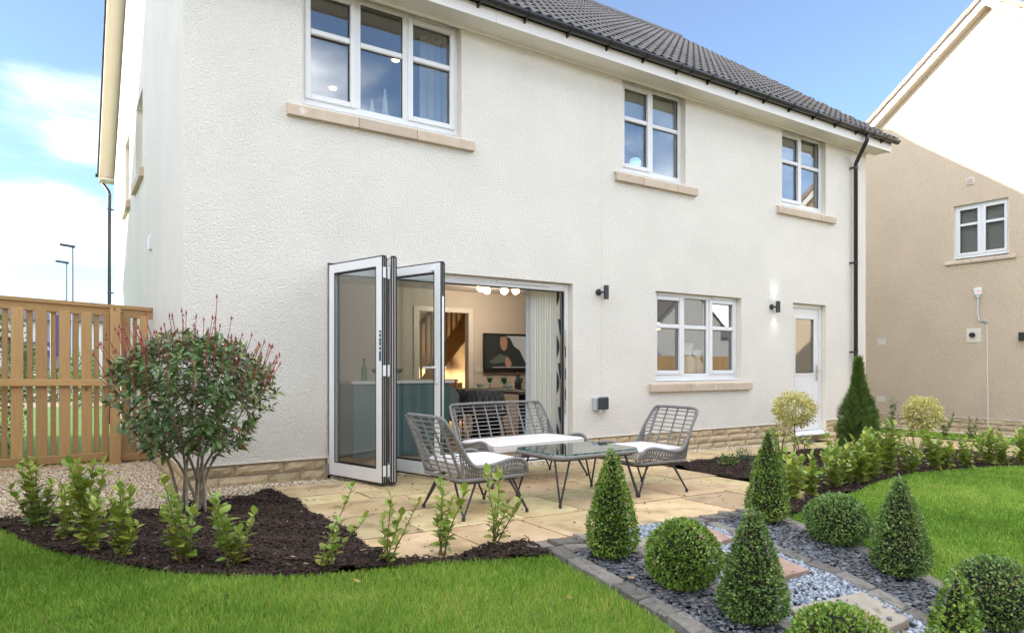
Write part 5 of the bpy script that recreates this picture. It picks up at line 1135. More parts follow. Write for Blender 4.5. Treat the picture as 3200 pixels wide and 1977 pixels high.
# green-backed stool and dining group
sg_ = thing('bar_stool', 'sage fabric tub chair beside the teal island', 'chair', (3.40, 1.50, 0), .6)
k = MB(); vs = []; fs = []
for i in range(13):
    a = -1.35+2.7*i/12; hgt = .93-.22*(abs(a)/1.35)**2
    for r, z in ((.23, .50), (.27, .58), (.275, hgt), (.24, hgt), (.22, .60)): vs.append((-r*math.cos(a), r*math.sin(a), z))
for i in range(12):
    for j in range(4): fs.append((i*5+j, (i+1)*5+j, (i+1)*5+j+1, i*5+j+1))
k.add(vs, fs); k.build('backrest', 'sage', sg_, smooth=True); k = MB(); k.lathe([(.20, .46), (.235, .48), (.235, .53), (.18, .55)], n=18); k.build('seat', 'sage', sg_, smooth=True)
for a in (.8, 2.36, 3.93, 5.5): k = MB(); k.tube([(.13*math.cos(a), .13*math.sin(a), .46), (.24*math.cos(a), .24*math.sin(a), 0)], .012, 8); k.build('leg', 'black', sg_)
dt = thing('dining_table', 'dark dining table laid with green glasses and pale bowls', 'table', (4.75, 1.95, 0), .12)
k = MB(); k.prism(rounded(1.0, 1.9, .18, 5), .71, .75, 'z'); k.build('top', 'darkwood', dt)
for s in (-1, 1): k = MB(); k.prism(rounded(.5, .12, .04, 3), 0, .71, 'z'); k.v = [(x, y+s*.55, z) for x, y, z in k.v]; k.build('leg', 'black', dt)
def woven_chair(x, y, rz, label):
    t = thing('dining_chair', label, 'chair', (x, y, 0), rz, 'charcoal woven-back dining chairs')
    k = MB(); vs = []; fs = []; nA = 13
    for i in range(nA):
        a = -1.5+3.0*i/(nA-1); 
        for r, z in ((.27, .46), (.30, .50), (.32, .76), (.29, .78), (.26, .50)): vs.append((-r*math.cos(a), r*math.sin(a), z))
    for i in range(nA-1):
        for j in range(4): fs.append((i*5+j, (i+1)*5+j, (i+1)*5+j+1, i*5+j+1))
    k.add(vs, fs); k.build('backrest', 'velvet', t, smooth=True)
    for i in range(12):
        for s in (-1, 1):
            a = -1.42+2.84*i/11; a2 = a+s*.22; k = MB(); P = [Vector((-.335*math.cos(a+(a2-a)*q/4), .335*math.sin(a+(a2-a)*q/4), .77-.28*q/4)) for q in range(5)]
            k.tube([p*1.0 for p in P], [.012, .026, .028, .026, .012], 6); k.build('strap', 'velvet', t, smooth=True)
    k = MB(); k.lathe([(.22, .40), (.28, .43), (.28, .48), (.2, .50)], n=18); k.build('seat', 'velvet', t, smooth=True)
    for a in (.8, 2.36, 3.93, 5.5): k = MB(); k.tube([(.17*math.cos(a), .17*math.sin(a), .42), (.27*math.cos(a), .27*math.sin(a), 0)], .012, 8); k.build('leg', 'black', t)
woven_chair(4.12, 1.50, .12, 'charcoal velvet chair with plaited back, at the left of the dining table')
woven_chair(4.08, 2.25, .12, 'charcoal velvet chair with plaited back, farther along the dining table')
woven_chair(4.72, .80, PI/2+.1, 'charcoal velvet chair with plaited back, at the near end of the dining table')
def lathe_thing(name, label, cat, loc, prof, mat, grp=None, part='body', n=16):
    t = thing(name, label, cat, loc, 0, grp); k = MB(); k.lathe(prof, n=n); k.build(part, mat, t, smooth=True); return t
plates = [(4.50, 2.35, 'left'), (4.52, 1.62, 'front'), (4.85, 1.50, 'right')]
for x, y, w_ in plates:
    lathe_thing('plate', 'pale green plate on the dining table, %s setting' % w_, 'plate', (x, y, .751), [(.08, 0), (.135, .012), (.13, .016), (.06, .008)], 'celadon', 'plates on the dining table')
    lathe_thing('bowl', 'pale green bowl stacked on the %s plate' % w_, 'bowl', (x, y, .768), [(.03, 0), (.06, .02), (.075, .065), (.07, .065), (.03, .012)], 'celadon', 'bowls on the dining table')
for i, (x, y, w_) in enumerate(((4.78, 2.55, 'behind the left bowl'), (4.62, 1.88, 'left of the brown bottle'), (4.82, 2.20, 'in the middle of the table'), (4.80, 1.72, 'right of the brown bottle'), (5.05, 1.72, 'by the curtain'))):
    g = thing('goblet', 'green glass goblet '+w_, 'glass', (x, y, .751), 0, 'green goblets on the dining table')
    k = MB(); k.lathe([(.035, 0), (.006, .006), (.0055, .085), (.02, .095), (.042, .13), (.043, .175), (.041, .175), (.03, .12)], n=14); k.build('bowl', 'green_glass', g, smooth=True)
lathe_thing('bottle', 'brown ribbed bottle in the middle of the dining table', 'bottle', (4.95, 2.0, .751), [(.05, 0), (.055, .12), (.03, .17), (.022, .20), (.026, .24), (.02, .25)], 'darkwood')
lathe_thing('candle_jar', 'pale green ribbed jar on the dining table', 'jar', (4.72, 1.95, .751), [(.045, 0), (.045, .13), (.04, .13)], 'celadon')
# television
tvn = thing('television', 'black flat television showing a figure in a dark coat, on the inner wall', 'television', (5.83, RYB-.06, 1.34))
k = MB(); k.cbox(-.60, .60, -.02, .02, -.34, .34, .004); k.build('case', 'black', tvn)
k = MB(); k.quad((-.57, -.0215, -.27), (.57, -.0215, -.27), (.57, -.0215, .30), (-.57, -.0215, .30)); k.build('screen', 'screen', tvn)
def flatp(name, pts, mat, y): k = MB(); k.add([(x, y, z) for x, z in pts], [tuple(range(len(pts)))]); k.build(name, mat, tvn)
flatp('screen_image', [(-.57, -.27), (-.57, .30), (-.16, .30), (-.06, .26), (.02, .12), (.14, .05), (.24, -.12), (.30, -.22), (.30, -.27)], 'screen_dark', -.0222)
flatp('screen_image', [(-.26, .28), (-.14, .28), (-.12, .20), (-.13, .08), (-.19, .03), (-.25, .08), (-.28, .18)], 'screen_skin', -.0229)
flatp('screen_image', [(-.50, -.16), (-.28, -.02), (-.12, -.06), (-.02, -.16), (-.04, -.22), (-.20, -.16), (-.40, -.2)], 'screen_green', -.0229)
flatp('screen_image', [(-.16, -.10), (-.10, -.07), (-.03, -.20), (-.06, -.26), (-.14, -.25), (-.17, -.18)], 'screen_skin', -.0236)
flatp('screen_image', [(-.44, -.262), (.55, -.262), (.55, -.248), (-.42, -.25)], 'screen', -.0236)
# curtains
def curtain(name, label, x0, x1, y, z0, z1, mat, amp=.03, waves=9, cat='curtain', skew=0.0):
    t = thing(name, label, cat, ((x0+x1)/2, y, z0)); n = waves*8; hw = (x1-x0)/2; vs = []; rr = random.Random(3)
    ph = [rr.uniform(-.5, .5) for _ in range(n+1)]
    for i in range(n+1):
        u = i/n; x = -hw+2*hw*u; a = 2*PI*waves*u
        for z in (0, (z1-z0)*.5, z1-z0): vs.append((x+.006*math.sin(a*.5+z), amp*math.sin(a+.3*math.sin(3*a*.17))*(1-.35*z/(z1-z0)), z))
    k = MB(); k.add(vs, [(i*3+j, (i+1)*3+j, (i+1)*3+j+1, i*3+j+1) for i in range(n) for j in (0, 1)]); k.build('cloth', mat, t, smooth=True); return t
curtain('curtain', 'white pleated curtain gathered at the right of the open doorway', 3.96, 4.35, .27, .02, 2.30, 'curtain', .04, 10)
curtain('curtain', 'pale blue leading edge of the gathered curtain', 3.91, 3.985, .29, .02, 2.30, 'curtain_blue', .012, 1)
ct = curtain('curtain', 'cream curtain printed with dark teal half discs beside the door jamb', 4.345, 4.43, .25, .02, 2.30, 'curtain', .008, 1)
for i in range(4):
    k = MB(); a = [(-.03+.045*math.sin(q/8*PI), -.012, .06+.56*i+.30*q/8+(.1 if i % 2 else 0)) for q in range(9)]; k.add(a, [tuple(range(9))]); k.build('print', 'teal_dark', ct)
    k = MB(); a = [(.02, -.0115, .36+.56*i), (.04, -.0115, .36+.56*i), (.04, -.0115, .56+.56*i), (-.01, -.0115, .56+.56*i), (.0, -.0115, .48+.56*i)]; k.add(a, [tuple(range(5))]); k.build('print', 'teal_dark', ct)
# lamps inside
def lampp(loc, e, c=(1.0, .70, .42), r=.04, parent=None):
    l = bpy.data.lights.new('lamp_light', 'POINT'); l.energy = e; l.color = c; l.shadow_soft_size = r; return link('lamp_light', l, parent, loc)
ch = thing('ceiling_light', 'warm globe ceiling light cluster above the dining table', 'ceiling light', (4.85, 2.45, CZ))
k = MB(); k.lathe([(.06, -.03), (.06, -.001)], n=16); k.tube([(-.4, 0, -.03), (.4, 0, -.03)], .01, 6); k.build('bar', 'steel', ch)
for dx, dy, dz in ((-.33, -.05, -.07), (-.17, .03, -.09), (.14, 0, -.08), (.34, -.03, -.07)):
    k = MB(); k.lathe([(.062*math.sin(a), dz-.062*math.cos(a)) for a in np.linspace(.05, PI-.05, 10)], dx, dy, 16); k.build('globe', 'globe', ch, smooth=True)
lampp((0, -.1, -.30), 8, (1.0, .86, .70), parent=ch)
tl = thing('table_lamp', 'lit black mushroom table lamp beyond the doorway', 'lamp', (5.36, 5.55, .84))
k = MB(); k.lathe([(.09, 0), (.03, .03), (.012, .06), (.012, .26)], n=16); k.build('stem', 'black', tl, smooth=True); k = MB(); k.lathe([(.17, .25), (.165, .29), (.12, .345), (.05, .37), (.005, .375)], n=18, cap=False); k.build('shade', 'black', tl, smooth=True)
lampp((0, -.12, .30), 14, (1, .66, .32), .05, tl)
cs_ = thing('console_table', 'narrow console under the black lamp beyond the doorway', 'table', (5.3, 5.6, 0))
k = MB(); k.box(-.5, .5, -.16, .16, .80, .839); k.build('top', 'darkwood', cs_)
for x in (-.46, .46): k = MB(); k.box(x-.02, x+.02, -.14, .14, 0, .80); k.build('leg', 'darkwood', cs_)
# upstairs and kitchen things glimpsed through the glass
for i, (x, h) in enumerate(((1.90, .33), (2.05, .47))):
    lathe_thing('glass_ornament', ('shorter' if i == 0 else 'taller')+' pale glass cone on the upper left window sill', 'ornament', (x, .30, 3.66), [(.062, 0), (.058, .02), (.035, h*.5), (.014, h*.92), (.008, h)], 'frost')
k = MB(); k.box(1.10, 2.80, .17, .50, 3.62, 3.659); k.build('inner_sill', 'white_wood', house)
curtain('curtain', 'white curtain at the right of the upper left window', 2.52, 3.0, .42, 3.0, 4.9, 'curtain', .03, 5)
for i, (x, y, z) in enumerate(((2.62, 1.3, 4.96), (2.25, 2.6, 4.96), (1.3, 2.0, 4.96))):
    k = MB(); k.lathe([(.045, -.006), (.045, -.001)], n=14); t = thing('downlight', 'small warm ceiling downlight in the upstairs room, '+('front one', 'middle one', 'back one')[i], 'downlight', (x, y, z)); k.build('lens', 'spot', t)
for x0, x1, lab in ((5.33, 6.42, 'pale roller blind half down in the middle upper window'), (8.74, 9.83, 'pale roller blind half down in the right upper window')):
    t = thing('roller_blind', lab, 'blind', ((x0+x1)/2, .22, 4.5)); k = MB(); k.quad((-(x1-x0)/2, 0, -.06), ((x1-x0)/2, 0, -.06), ((x1-x0)/2, 0, .4), (-(x1-x0)/2, 0, .4)); k.box(-(x1-x0)/2, (x1-x0)/2, -.006, .006, -.075, -.06); k.build('cloth', 'blind', t)
pd = thing('pendant_lamp', 'fluted glass pendant glowing inside the middle upper window', 'pendant', (6.35, .9, 4.14))
k = MB(); k.lathe([(.005, .12), (.07, .10), (.09, .05), (.085, .0), (.06, -.03), (.02, -.05)], n=18); k.build('shade', 'frost', pd, smooth=True); k = MB(); k.lathe([(.03, .0), (.045, .03), (.03, .06)], n=12); k.build('bulb', 'lamp_white', pd); k = MB(); k.tube([(0, 0, .12), (0, 0, .8)], .006, 6); k.build('cord', 'black', pd)
# kitchen window sill vases and hanging globe
for i, (x, h, r) in enumerate(((6.93, .52, .13), (7.12, .42, .11))):
    lathe_thing('vase', ('taller' if i == 0 else 'shorter')+' white waisted vase inside the kitchen window', 'vase', (x, .38, .93), [(r*.9, 0), (r, h*.25), (r*.85, h*.5), (r*.42, h*.66), (r*.40, h*.74), (r*.72, h), (r*.66, h), (r*.36, h*.74)], 'vase')
k = MB(); k.box(5.90, 7.66, .17, .55, .895, .93); k.build('inner_sill', 'worktop', house)
kg = thing('pendant_lamp', 'small warm globe pendant seen through the kitchen window', 'pendant', (7.55, 1.6, 1.78)); k = MB(); k.lathe([(.06*math.sin(a), -.06*math.cos(a)) for a in np.linspace(.05, PI-.05, 10)], n=14); k.build('globe', 'globe', kg, smooth=True); k = MB(); k.tube([(0, 0, .06), (0, 0, .6)], .005, 6); k.build('cord', 'black', kg)
k = MB(); k.tube([(0, 0, 0), (.05, 0, .1), (.02, 0, .25)], .004, 5)
# ================================================================ PLANTS
def leaf_mesh(name, mat, l=1.0, w=.5, fold=.25, curl=.2, n=4, tip=.6, petiole=.08):
    """pointed oval leaf along +y, folded on the midrib, curling down at the tip"""
    vs = []; fs = []
    for i in range(n+1):
        t = i/n; wd = w/2*math.sin(PI*min(1, (t*.94+.03))**tip)**.9; y = petiole+t*(l-petiole); z = -curl*l*t*t
        vs += [(-wd, y, z+fold*wd), (0, y, z), (wd, y, z+fold*wd)]
    for i in range(n): a = i*3; fs += [(a, a+1, a+4, a+3), (a+1, a+2, a+5, a+4)]
    b = MB(); b.add(vs, fs); return b.mesh(name, mat, True)
def leaf_arr(l=1.0, w=.5, fold=.25, curl=.2):
    """the same leaf in eight triangles, for joined foliage"""
    v = np.array([(0, 0, 0), (-w/2, l*.42, fold*w/2-curl*l*.15), (0, l*.45, -curl*l*.18), (w/2, l*.42, fold*w/2-curl*l*.15), (0, l, -curl*l)])
    f = np.array([(0, 2, 1), (0, 3, 2), (1, 2, 4), (2, 3, 4)]); return v, f
def dirmats(rng, D, roll=.6):
    """rotations whose +y points along D with the leaf face turned up, some roll"""
    D = D/np.linalg.norm(D, axis=1, keepdims=True); up = np.tile((0, 0, 1.0), (len(D), 1)); X = np.cross(D, up); nl = np.linalg.norm(X, axis=1, keepdims=True)
    X = np.where(nl < 1e-4, (1, 0, 0), X/np.maximum(nl, 1e-6)); Zv = np.cross(X, D); a = rng.normal(0, roll, len(D))[:, None]; X2 = X*np.cos(a)+Zv*np.sin(a); Z2 = np.cross(X2, D)
    return np.stack([X2, D, Z2], -1)
def quat_of(d, roll):
    d = Vector(d).normalized(); x = d.cross(Vector((0, 0, 1)))
    x = x.normalized() if x.length > 1e-4 else Vector((1, 0, 0))
    z = x.cross(d); x2 = x*math.cos(roll)+z*math.sin(roll); z2 = x2.cross(d)
    return Matrix((x2, d, z2)).transposed().to_quaternion()
GL = [leaf_mesh('leaf', 'leaf_gris', 1, .68, .22, c, 4, .85) for c in (.05, .16, .28)]
def griselinia(x, y, h, lean, spread, seed, label, nst=5, small=False, grp='young griselinia plants in the beds', lsz=.074, gap=.0165):
    r = random.Random(seed); z = zgf(x, y)+.01; t = thing('griselinia', label, 'shrub', (x, y, z), group=grp); pts = []
    R = Vector((.834, -.551, 0)); Fw = Vector((.551, .834, 0))
    for i in range(nst):
        f = r.uniform(.5, 1.0) if i else 1.0; a = r.uniform(-1, 1); off = R*(lean*f+spread*.55*(((i+.5)/nst-.5)*2 if i else r.uniform(-.3, .3))*r.uniform(.7, 1.2))+Fw*spread*.4*r.uniform(-1, 1); H = h*f*.93
        k = MB(); P = [Vector((r.uniform(-.02, .02), r.uniform(-.02, .02), -.03))]
        for q in range(1, 7):
            u = q/6; P.append(P[0]+off*(u**1.25)+Vector((r.uniform(-.006, .006), r.uniform(-.006, .006), H*u)))
        k.tube(P, [.0055-.0035*q/6 for q in range(7)], 5); k.build('stem', 'stem_gris', t)
        nl = max(8, int(H/gap)); ph = r.uniform(0, 6.28)
        for q in range(nl):
            u = .16+.84*q/(nl-1); g = min(5.999, u*6); p = P[int(g)].lerp(P[int(g)+1], g-int(g)); az = ph+q*2.4
            el = .25+.75*u+r.uniform(-.35, .25)
            if q == nl-1: el = 1.3
            d = Vector((math.cos(az)*math.cos(el), math.sin(az)*math.cos(el), math.sin(el))); s = lsz*r.uniform(.65, 1.2)*(.8+.2*math.sin(PI*u))
            pts.append((p, d, s, r.uniform(-.5, .5)))
    if not small:
        for p, d, s, ro in pts:
            o = link('leaf', r.choice(GL), t, p); o.rotation_mode = 'QUATERNION'; o.rotation_quaternion = quat_of(d, ro); o.scale = (s, s, s)
    else:
        rg = np.random.RandomState(seed); v, f = leaf_arr(1, .6); n = len(pts); D = np.array([tuple(p[1]) for p in pts])
        me = scatter('foliage', v, f, np.array([tuple(p[0]) for p in pts]), dirmats(rg, D), np.array([p[2] for p in pts])[:, None]*np.ones((n, 3)), 'leaf_far', rg.rand(n)); o = link('foliage', me, t); o['kind'] = 'stuff'
    return t
M['leaf_far'] = pm('far_griselinia_leaf', (0, 0, 0), attr=[(0.0, (0.06, 0.13, 0.03)), (.6, (0.11, 0.20, 0.045)), (1.0, (0.19, 0.28, 0.07))], rough=.4, transl=.25)
GP = [(-1.035, -1.203, .55, -.04, .28, 9, 'bushy griselinia at the far left of the bed, in front of the fence slats'), (-.89, -1.656, .46, .03, .18, 5, 'slim griselinia second from the left in the bed'),
      (-.768, -2.023, .59, -.01, .24, 8, 'tall griselinia third from the left, left of the photinia'), (-.61, -2.31, .49, -.05, .27, 7, 'spreading griselinia fourth from the left, near the lawn edge'),
      (-.338, -2.538, .54, -.08, .22, 6, 'upright griselinia directly below the photinia trunks'), (-.134, -2.793, .45, -.09, .30, 6, 'wide griselinia just right of the photinia at the lawn edge'),
      (.244, -3.102, .49, .17, .20, 3, 'leaning sparse griselinia below the left folding door'), (.594, -3.177, .43, .03, .26, 4, 'short griselinia at the patio corner, left of the chair'),
      (.944, -3.152, .48, .01, .19, 5, 'griselinia in front of the near chair, left one of the two'), (1.305, -3.149, .50, .03, .26, 5, 'griselinia in front of the near chair, right one of the two')]
for i, (x, y, h, le, sp, ns_, lab) in enumerate(GP): griselinia(x, y, h, le, sp*(1 if i < 6 else 1.35), 40+i, lab, ns_, lsz=(.074 if i < 6 else .072)*(1, .93, 1.07, .97, 1.05, 1.1, 1, .9, 1, 1.08)[i], gap=.018 if i < 6 else .021)
RP = [(4.217, -3.203, .43, 0, 'next to the back box cone'), (4.591, -3.123, .40, 0, 'second from the back box cone'), (4.999, -3.119, .51, -.03, 'third from the back box cone'), (5.351, -3.001, .48, 0, 'fourth from the back box cone'), (5.528, -3.034, .53, .02, 'fifth from the back box cone'),
      (5.856, -3.008, .54, -.05, 'sixth, right before the conifer'), (6.195, -2.974, .60, -.01, 'tallest, right of the conifer'), (6.797, -2.905, .41, -.03, 'short one below the right variegated standard'), (7.296, -2.92, .43, -.04, 'just right of the right variegated standard trunk'), (7.496, -2.939, .37, -.04, 'low one two past the right variegated standard'),
      (7.822, -3.027, .37, -.07, 'standing alone where the bed narrows'), (8.251, -3.07, .43, -.01, 'third from the right edge'), (8.498, -3.105, .38, 0, 'second from the right edge'), (8.868, -3.174, .45, 0, 'at the right edge of the picture')]
for i, (x, y, h, le, lab) in enumerate(RP): griselinia(x, y, h*(1.08, 1.0, 1.12, .95, 1.1, 1.04, 1.08, 1.0, 1.1, .95, 1.05, 1.12, .98, 1.08)[i], le, .26*(1.1, .9, 1.0, 1.2, .9, 1.0, .85, 1.2, 1.0, 1.1, 1.0, 1.2, .9, 1.1)[i], 80+i, 'young griselinia in the right bed, '+lab, 8, lsz=.082, grp='griselinia row along the right lawn')
NPL = [(11.9, -.95, .5, 'left one'), (12.15, -1.25, .42, 'second from the left'), (12.2, -1.55, .25, 'lowest one'), (12.1, -2.2, .45, 'fourth from the left'), (12.05, -2.75, .5, 'rightmost one')]
for i, (x, y, h, lab) in enumerate(NPL): griselinia(x, y, h, .03, .3, 120+i, 'thin shrub in front of the beige gable, '+lab, 5, True, 'thin shrubs before the beige gable', .06)
griselinia(9.35, -1.3, .78, .12, .08, 140, 'single tall leafy stem just right of the conifer', 2, True, None, .07)

# clipped box
BV, BF = leaf_arr(1, .55, .3, .12)
def box_plant(name, label, x, y, prof, seed, nleaf, mat, grp, h, lsz=.0195, lean=0.0):
    """clipped box: leafy shell over a dark twiggy core; prof gives radius by height fraction"""
    rg = np.random.RandomState(seed); z0 = zgf(x, y); t = thing(name, label, 'topiary', (x, y, z0), group=grp)
    hs = np.array([p[0] for p in prof])*h; rs = np.array([p[1] for p in prof])
    k = MB(); k.lathe([(max(.004, r*.74), z*.95) for z, r in zip(hs, rs)], n=18); k.build('inner_growth', 'core', t, smooth=True)
    k = MB(); k.tube([(0, 0, -.06), (0, 0, hs[0]+.08)], .016, 8); k.build('trunk', 'bark', t)
    zf = np.linspace(hs[0], hs[-1], 400); rf = np.interp(zf, hs, rs); sl = np.gradient(rf, zf); wgt = np.maximum(rf, .004)*np.sqrt(1+sl**2); cdf = np.cumsum(wgt); cdf /= cdf[-1]
    u = rg.rand(nleaf); zz = np.interp(u, cdf, zf); rr = np.interp(zz, zf, rf); ss = np.interp(zz, zf, sl); az = rg.uniform(0, 2*PI, nleaf)
    lump = 1+.06*np.sin(az+seed*1.3)+.045*np.sin(az*2+zz*8+seed*.7)+.04*np.sin(az*2+zz*13+seed)+.045*np.sin(az*5-zz*27+seed*2)+.03*np.sin(az*11+zz*61+seed*3); dep = 1-np.abs(rg.normal(0, .075, nleaf))+ (rg.rand(nleaf) < .03)*rg.uniform(0, .10, nleaf)
    R_ = rr*lump*dep; P = np.stack([R_*np.cos(az), R_*np.sin(az), zz+rg.normal(0, .006, nleaf)], -1); P[:, 0] += lean*zz
    Nn = np.stack([np.cos(az), np.sin(az), -ss], -1); Nn /= np.linalg.norm(Nn, axis=1, keepdims=True)
    D = Nn*.75+rg.normal(0, .55, (nleaf, 3))+np.array((0, 0, .35)); patch = np.clip(np.sin(az*1.0+seed*1.7)*np.sin(zz/h*4.2+seed)*1.6-.75, 0, 1); cols = np.clip(rg.beta(2.2, 2.6, nleaf)*.86+.09*np.sin(az*2+zz*9+seed)+.05*(zz/h)+patch*.6*rg.rand(nleaf)+(rg.rand(nleaf) > .972)*.4+(dep > 1)*.12, 0, 1)
    s = lsz*rg.uniform(.7, 1.25, nleaf)
    ns = 26                                             # stray shoots that escaped the shears
    for q in range(ns):
        i = rg.randint(nleaf); m = 7; u_ = np.linspace(0, 1, m)[:, None]; d0 = Nn[i]*.6+np.array((0, 0, .9))+rg.normal(0, .25, 3); d0 /= np.linalg.norm(d0); ln = rg.uniform(.018, .05)
        P = np.concatenate([P, P[i]+d0*u_*ln]); D = np.concatenate([D, d0+rg.normal(0, .7, (m, 3))]); cols = np.concatenate([cols, np.clip(rg.uniform(.6, .94, m), 0, 1)]); s = np.concatenate([s, lsz*rg.uniform(.6, .95, m)])
    nleaf = len(P)
    o = link('crown', scatter('crown', BV, BF, P, dirmats(rg, D, .9), s[:, None]*np.ones((nleaf, 3)), mat, cols), t); o['kind'] = 'stuff'
    k = MB(); r2 = random.Random(seed)
    for q in range(14):
        a = r2.uniform(0, 6.28); zt = h*r2.uniform(.3, 1.0); rad = float(np.interp(zt, hs, rs))*r2.uniform(.9, 1.1)
        k.tube([(0, 0, .02), (rad*.5*math.cos(a), rad*.5*math.sin(a), zt*.5), (rad*math.cos(a)+lean*zt, rad*math.sin(a), zt)], [.004, .003, .0015], 4)
    k.build('twigs', 'bark', t)
    return t
CONE = [(0.045, .50), (.09, .84), (.17, 1.0), (.3, .95), (.5, .78), (.7, .54), (.85, .33), (.94, .18), (1.0, .06)]
def cone(label, x, y, h, w, seed, mat='leaf_box', n=4200, lean=0.0, l=.0195): return box_plant('box_cone', label, x, y, [(a, b*w/2) for a, b in CONE], seed, n, mat, 'clipped box cones', h, l, lean)
def ball(label, x, y, h, w, seed, mat='leaf_box', n=4200, l=.0205):
    pr = [(.5-.5*math.cos(a), max(.05, math.sin(a))*w/2) for a in np.linspace(.35, PI-.02, 12)]; return box_plant('box_ball', label, x, y, pr, seed, n, mat, 'clipped box balls', h, l)
cone('clipped box cone in front of the glass table, yellowing on its left side', 1.86, -3.60, .66, .29, 1, 'leaf_box', 6200)
ball('clipped box ball between the front cone and the tall near cone', 1.92, -4.10, .36, .385, 2, 'leaf_box', 6800)
cone('tall bushy box cone in the lower middle, beside the red flagstone', 1.96, -4.53, .56, .315, 3, 'leaf_box_b', 6400, l=.0205)
cone('farthest box cone, against the leafy bed behind the patio', 3.50, -3.50, .70, .305, 4, 'leaf_box', 5600, .05)
ball('rounded box ball at the near edge of the right lawn', 3.55, -4.02, .33, .42, 5, 'leaf_box_b', 6400)
cone('box cone standing between the right lawn and slate chippings', 3.38, -4.52, .60, .335, 6, 'leaf_box_b', 6000)
ball('box ball cut off by the lower picture edge', 1.82, -5.06, .36, .44, 7, 'leaf_box', 6400)
ball('box ball at the right picture edge behind the last cone', 3.30, -5.06, .36, .44, 8, 'leaf_box_b', 5800)
cone('yellow-green box cone in the lower right corner', 2.02, -5.43, .66, .28, 9, 'leaf_box', 5000, l=.022)

